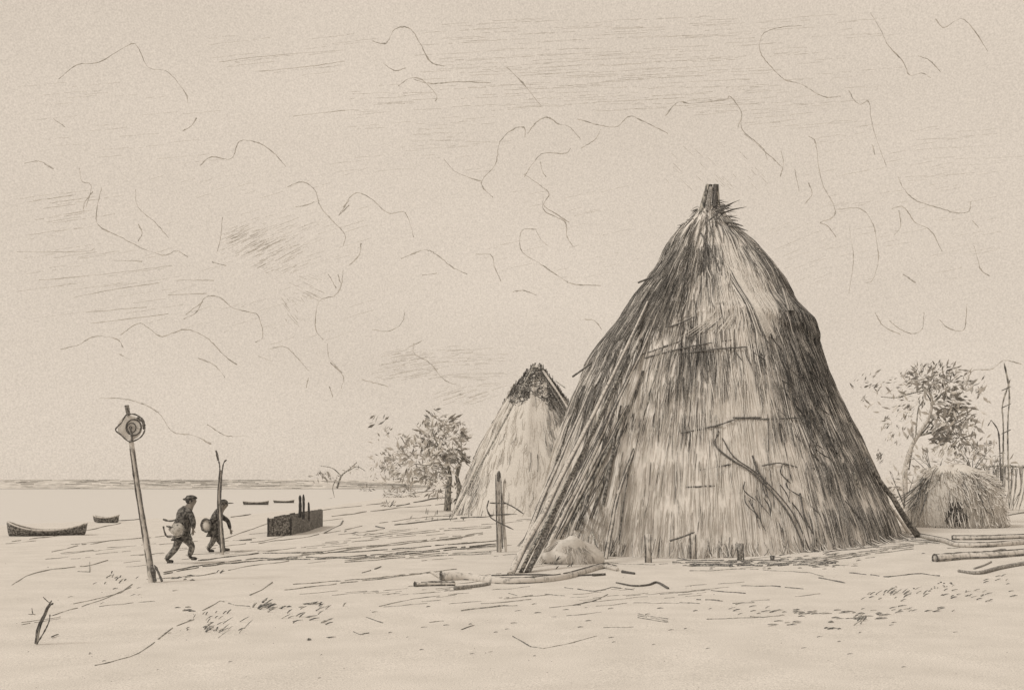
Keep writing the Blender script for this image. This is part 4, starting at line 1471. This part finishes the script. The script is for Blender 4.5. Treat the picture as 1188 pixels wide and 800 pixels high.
def cloud(lines, label, w_=1.0, m='vapour', hatch=()):
    cx = sum(p[0] for l in lines for p in l) / sum(len(l) for l in lines)
    cy = sum(p[1] for l in lines for p in l) / sum(len(l) for l in lines)
    Yc = CY + rnd.uniform(-40, 40)
    cen = P(cx, cy, Yc)
    t = thing('cloud', tuple(cen), label, 'cloud', 'cloud edges across the sky')
    for l in lines:
        mb = MB(m)
        ph = rnd.uniform(0, 99)
        q = spline([P(x, y_, Yc + 12 * noise.noise((x * .02, y_ * .02, ph))) for x, y_ in l], 9)
        r = w_ * .5 * Yc / F
        rr = []
        for i, p in enumerate(q):
            v = noise.noise((i * .16, ph, 3))
            q[i] = p + Vector((rnd.gauss(0, .10), 0, rnd.gauss(0, .10)))
            rr.append(max(.08, r * (.95 + 1.1 * v) * rnd.uniform(.6, 1.4)))
        mb.tube(q, rr, m, 4)
        mb.build('wisp', t)
    sb = MB('vapourpale')
    for (x0, y0, x1, y1, n, dx, dy, ww) in hatch:
        for i in range(n):
            x, y_ = rnd.uniform(x0, x1), rnd.uniform(y0, y1)
            s = rnd.uniform(.5, 1.4)
            k = Yc / F
            a, b_ = P(x, y_, Yc), P(x + dx * s, y_ + dy * s, Yc + rnd.uniform(-4, 4))
            n_ = max(3, int((b_ - a).length / (5 * k)))
            run, rr = [], []
            for j in range(n_ + 1):
                run.append(a.lerp(b_, j / n_) + Vector((0, 0, rnd.gauss(0, .25 * k))))
                rr.append(ww * .5 * k * rnd.uniform(.3, 1.1))
                if rnd.random() < .16:
                    if len(run) > 1:
                        sb.tube(run, rr, 'vapourpale', 3)
                    run, rr = [], []
            if len(run) > 1:
                sb.tube(run, rr, 'vapourpale', 3)
    if sb.f:
        tag(sb.build('streaks', t), None, None, kind='stuff')
    return t


cloud([[(68, 92), (90, 75), (115, 72), (150, 52), (160, 55), (172, 78), (195, 84), (215, 108), (218, 120)], [(228, 137), (222, 146), (212, 152)], [(62, 138), (75, 147)]], 'peaked wispy cloud edge highest at the left of the sky')
cloud([[(232, 192), (245, 182), (268, 184), (278, 164), (300, 166), (318, 178), (332, 194)], [(333, 217), (350, 211), (365, 220), (372, 240), (385, 255), (400, 272), (398, 285)], [(372, 232), (355, 238), (343, 240)], [(405, 238), (393, 250)]], 'cloud edge with one square hump, left of the dark hatched cloud, trailing down its right')
cloud([[(28, 190), (45, 187), (62, 196)], [(92, 195), (95, 210), (106, 216), (100, 240)], [(118, 218), (112, 245), (115, 262), (140, 275), (165, 288), (190, 296), (205, 291), (218, 298)], [(157, 220), (160, 240), (180, 258), (196, 276)], [(108, 222), (98, 236), (97, 248)], [(160, 260), (165, 270), (160, 280)]],
      'cloud with a long hooked edge sweeping down to the right, at the far left', hatch=[(20, 225, 70, 300, 20, 55, -8, .7)])
cloud([[(45, 325), (120, 318), (200, 308)], [(85, 345), (130, 336), (185, 328)], [(130, 302), (165, 303)], [(100, 362), (170, 356)], [(105, 375), (195, 364)], [(205, 325), (248, 325)], [(195, 342), (240, 340)], [(20, 292), (95, 292), (110, 288)]], 'long flat streaks of thin cloud above the low humped cloud at left', .8, 'vapourpale', hatch=[(20, 290, 160, 380, 16, 60, -9, .6)])
cloud([[(213, 370), (228, 362), (238, 345), (255, 345), (270, 357), (290, 362), (300, 367), (305, 390), (296, 397)], [(215, 365), (235, 350)]], 'small flat topped cloud edge ending in a hook, under the dark hatched cloud')
cloud([[(70, 405), (90, 400), (110, 390), (135, 393), (143, 403)], [(140, 388), (160, 375), (172, 380), (188, 390), (215, 382), (240, 392), (260, 412), (275, 423)], [(138, 410), (150, 417)], [(230, 415), (248, 423), (261, 437)], [(115, 462), (140, 462), (165, 468), (185, 480), (200, 500), (225, 505), (245, 515)], [(240, 492), (262, 505), (285, 505)]], 'low cloud with twin rounded humps above the ring post')
cloud([[(312, 405), (330, 402), (345, 415), (358, 430)], [(300, 413), (316, 419)], [(358, 438), (355, 450)], [(382, 448), (386, 460)]], 'short curved cloud wisp right of the low twin humped cloud')
cloud([[(252, 292), (256, 275), (258, 252)], [(246, 304), (262, 308)]], 'dark hatched patch of cloud at mid left of the sky', 1.0, 'vapour', hatch=[(254, 266, 300, 298, 60, 15, -7, .6), (290, 280, 345, 318, 70, 15, -8, .6), (265, 258, 330, 290, 30, 15, -6, .5), (240, 262, 360, 325, 40, 18, -7, .4), (325, 340, 350, 375, 14, 8, 10, .8), (330, 318, 365, 345, 22, 14, 6, .6)])
cloud([[(398, 313), (396, 330), (388, 343), (370, 350), (366, 380), (375, 394)], [(380, 398), (382, 415), (397, 432)], [(381, 318), (390, 334)], [(392, 318), (396, 332)], [(419, 282), (417, 295), (405, 308)], [(383, 420), (398, 436), (396, 450)]], 'upright cloud edge falling in steps down the middle left of the sky')
cloud([[(398, 240), (412, 224), (430, 230), (450, 247), (470, 247), (480, 275)], [(405, 232), (393, 250)]], 'cloud edge with a pointed left hump and squared right end')
cloud([[(465, 300), (480, 294), (495, 290), (510, 298), (525, 310), (542, 318)], [(490, 319), (507, 317)], [(552, 295), (570, 296), (574, 310), (581, 326)], [(595, 338), (608, 337), (622, 342)]], 'low arched cloud wisp left of the tall hut')
cloud([[(432, 382), (450, 384), (465, 376), (470, 362)], [(480, 398), (481, 410), (500, 422), (515, 440), (535, 448)], [(470, 405), (490, 395)], [(420, 440), (450, 448)]], 'smudged grey cloud bank above the bushy tree', .9, 'vapour', hatch=[(430, 408, 500, 442, 60, 26, -5, .6), (500, 400, 570, 448, 34, 34, -1, .6), (500, 450, 570, 470, 22, 22, -7, .7)])
cloud([[(622, 266), (608, 266), (603, 275), (606, 292), (625, 305), (640, 315), (655, 325), (668, 330), (697, 331)], [(622, 268), (628, 278), (636, 285)], [(630, 228), (632, 245), (655, 257), (658, 275), (666, 287)], [(678, 370), (690, 372), (698, 382)]], 'cloud with a looped left end, close beside the tall hut')
cloud([[(558, 213), (562, 205), (575, 190), (580, 165), (595, 150), (608, 148), (609, 160)], [(558, 212), (562, 220), (572, 229)], [(515, 185), (530, 200), (557, 210)]], 'tall hooked cloud edge left of the hut peak')
cloud([[(612, 155), (622, 142), (635, 136), (648, 144), (660, 147), (674, 162)], [(608, 205), (618, 190), (630, 178), (655, 178), (662, 172)], [(627, 188), (629, 198), (634, 206)], [(608, 202), (628, 216), (637, 225), (631, 238), (645, 248), (660, 258)], [(674, 172), (690, 162), (697, 150)]], 'stepped cloud edge between the hooked cloud and the hut peak')
cloud([[(670, 138), (695, 145), (715, 147), (730, 135), (745, 140), (775, 155)], [(772, 134), (782, 122), (790, 118), (802, 120), (840, 116), (847, 112), (860, 130), (861, 150), (885, 172), (890, 185)], [(861, 132), (856, 148)], [(863, 155), (895, 182), (908, 195)], [(906, 175), (909, 190), (905, 205)], [(922, 196), (927, 222)], [(938, 212), (942, 225), (934, 236)]], 'long flat cloud edge directly above the hut peak')
cloud([[(938, 158), (946, 165), (950, 195), (955, 215), (968, 240), (966, 252), (952, 258), (960, 262), (970, 275)], [(970, 243), (998, 242), (1012, 258), (1017, 280), (1019, 302), (1012, 325), (1003, 328)], [(985, 262), (990, 300), (985, 340)]], 'drooping cloud with hanging lobes right of the hut peak')
cloud([[(930, 30), (905, 32), (885, 40), (882, 60), (895, 78), (910, 92), (930, 98), (955, 112), (975, 112)], [(985, 105), (990, 115), (998, 121), (1008, 118), (1011, 140), (1018, 165), (1028, 192)], [(1012, 168), (1015, 180)]], 'rounded cloud edge bellying down at the upper right of the sky')
cloud([[(1010, 15), (1022, 35), (1030, 52), (1048, 72), (1055, 87), (1070, 85), (1080, 90)], [(1065, 65), (1078, 70), (1091, 83)], [(1085, 22), (1095, 32), (1115, 22), (1130, 35), (1146, 60)]], 'thin slanting cloud edge near the top right corner')
cloud([[(1042, 205), (1048, 218), (1062, 232), (1085, 240), (1110, 247), (1124, 245), (1126, 234)], [(1035, 242), (1048, 240), (1062, 258), (1080, 268), (1093, 292)], [(1043, 244), (1045, 262), (1038, 272)], [(1128, 256), (1136, 264)], [(1130, 285), (1138, 312), (1148, 320)], [(1032, 372), (1045, 382), (1060, 387), (1070, 380), (1072, 362)], [(1090, 370), (1100, 380), (1118, 382), (1122, 352)], [(1015, 362), (1025, 378), (1045, 388)], [(1048, 318), (1062, 328)]], 'cup shaped cloud edges stacked above the right tree')
cloud([[(1090, 465), (1118, 450), (1128, 430), (1150, 428), (1165, 418), (1185, 422)]], 'thin low cloud edge just above the lashed stakes', .9)
cloud([[(432, 48), (448, 50), (458, 34), (475, 33), (488, 52), (500, 72), (515, 77)], [(444, 73), (458, 82), (470, 79)], [(462, 100), (475, 91), (490, 93), (506, 110), (505, 118)], [(480, 92), (500, 97), (530, 95), (570, 96)], [(588, 78), (605, 95), (616, 108), (627, 122)]], 'broken ragged cloud edge at top centre left', hatch=[(400, 95, 480, 130, 18, 30, -1, .6), (470, 140, 540, 165, 14, 30, 0, .5)])
cloud([[(255, 72), (300, 66), (400, 58)], [(300, 83), (360, 77), (400, 71)], [(340, 135), (400, 128)]], 'faint straight streaks of cloud at the top left of centre', .7, 'vapourpale', hatch=[(240, 40, 380, 90, 14, 60, -7, .5)])
cloud([[(800, 95), (870, 92)]], 'broad faintly streaked cloud sheet across the top of the sky', .6, 'vapourpale', hatch=[(480, 22, 830, 130, 130, 60, -3, .55), (830, 20, 1000, 150, 50, 40, -3, .5), (780, 100, 930, 150, 34, 30, -3, .5), (1050, 150, 1150, 210, 16, 40, -3, .45), (890, 260, 960, 330, 22, 22, -9, .5), (770, 165, 880, 215, 30, 10, 10, .55), (600, 60, 800, 130, 50, 50, -2, .5), (930, 150, 1150, 330, 70, 26, -5, .5), (160, 200, 420, 400, 60, 26, -8, .5), (560, 220, 720, 330, 30, 26, -6, .45), (20, 100, 230, 190, 24, 44, -4, .45), (380, 130, 560, 200, 30, 34, -3, .45)])
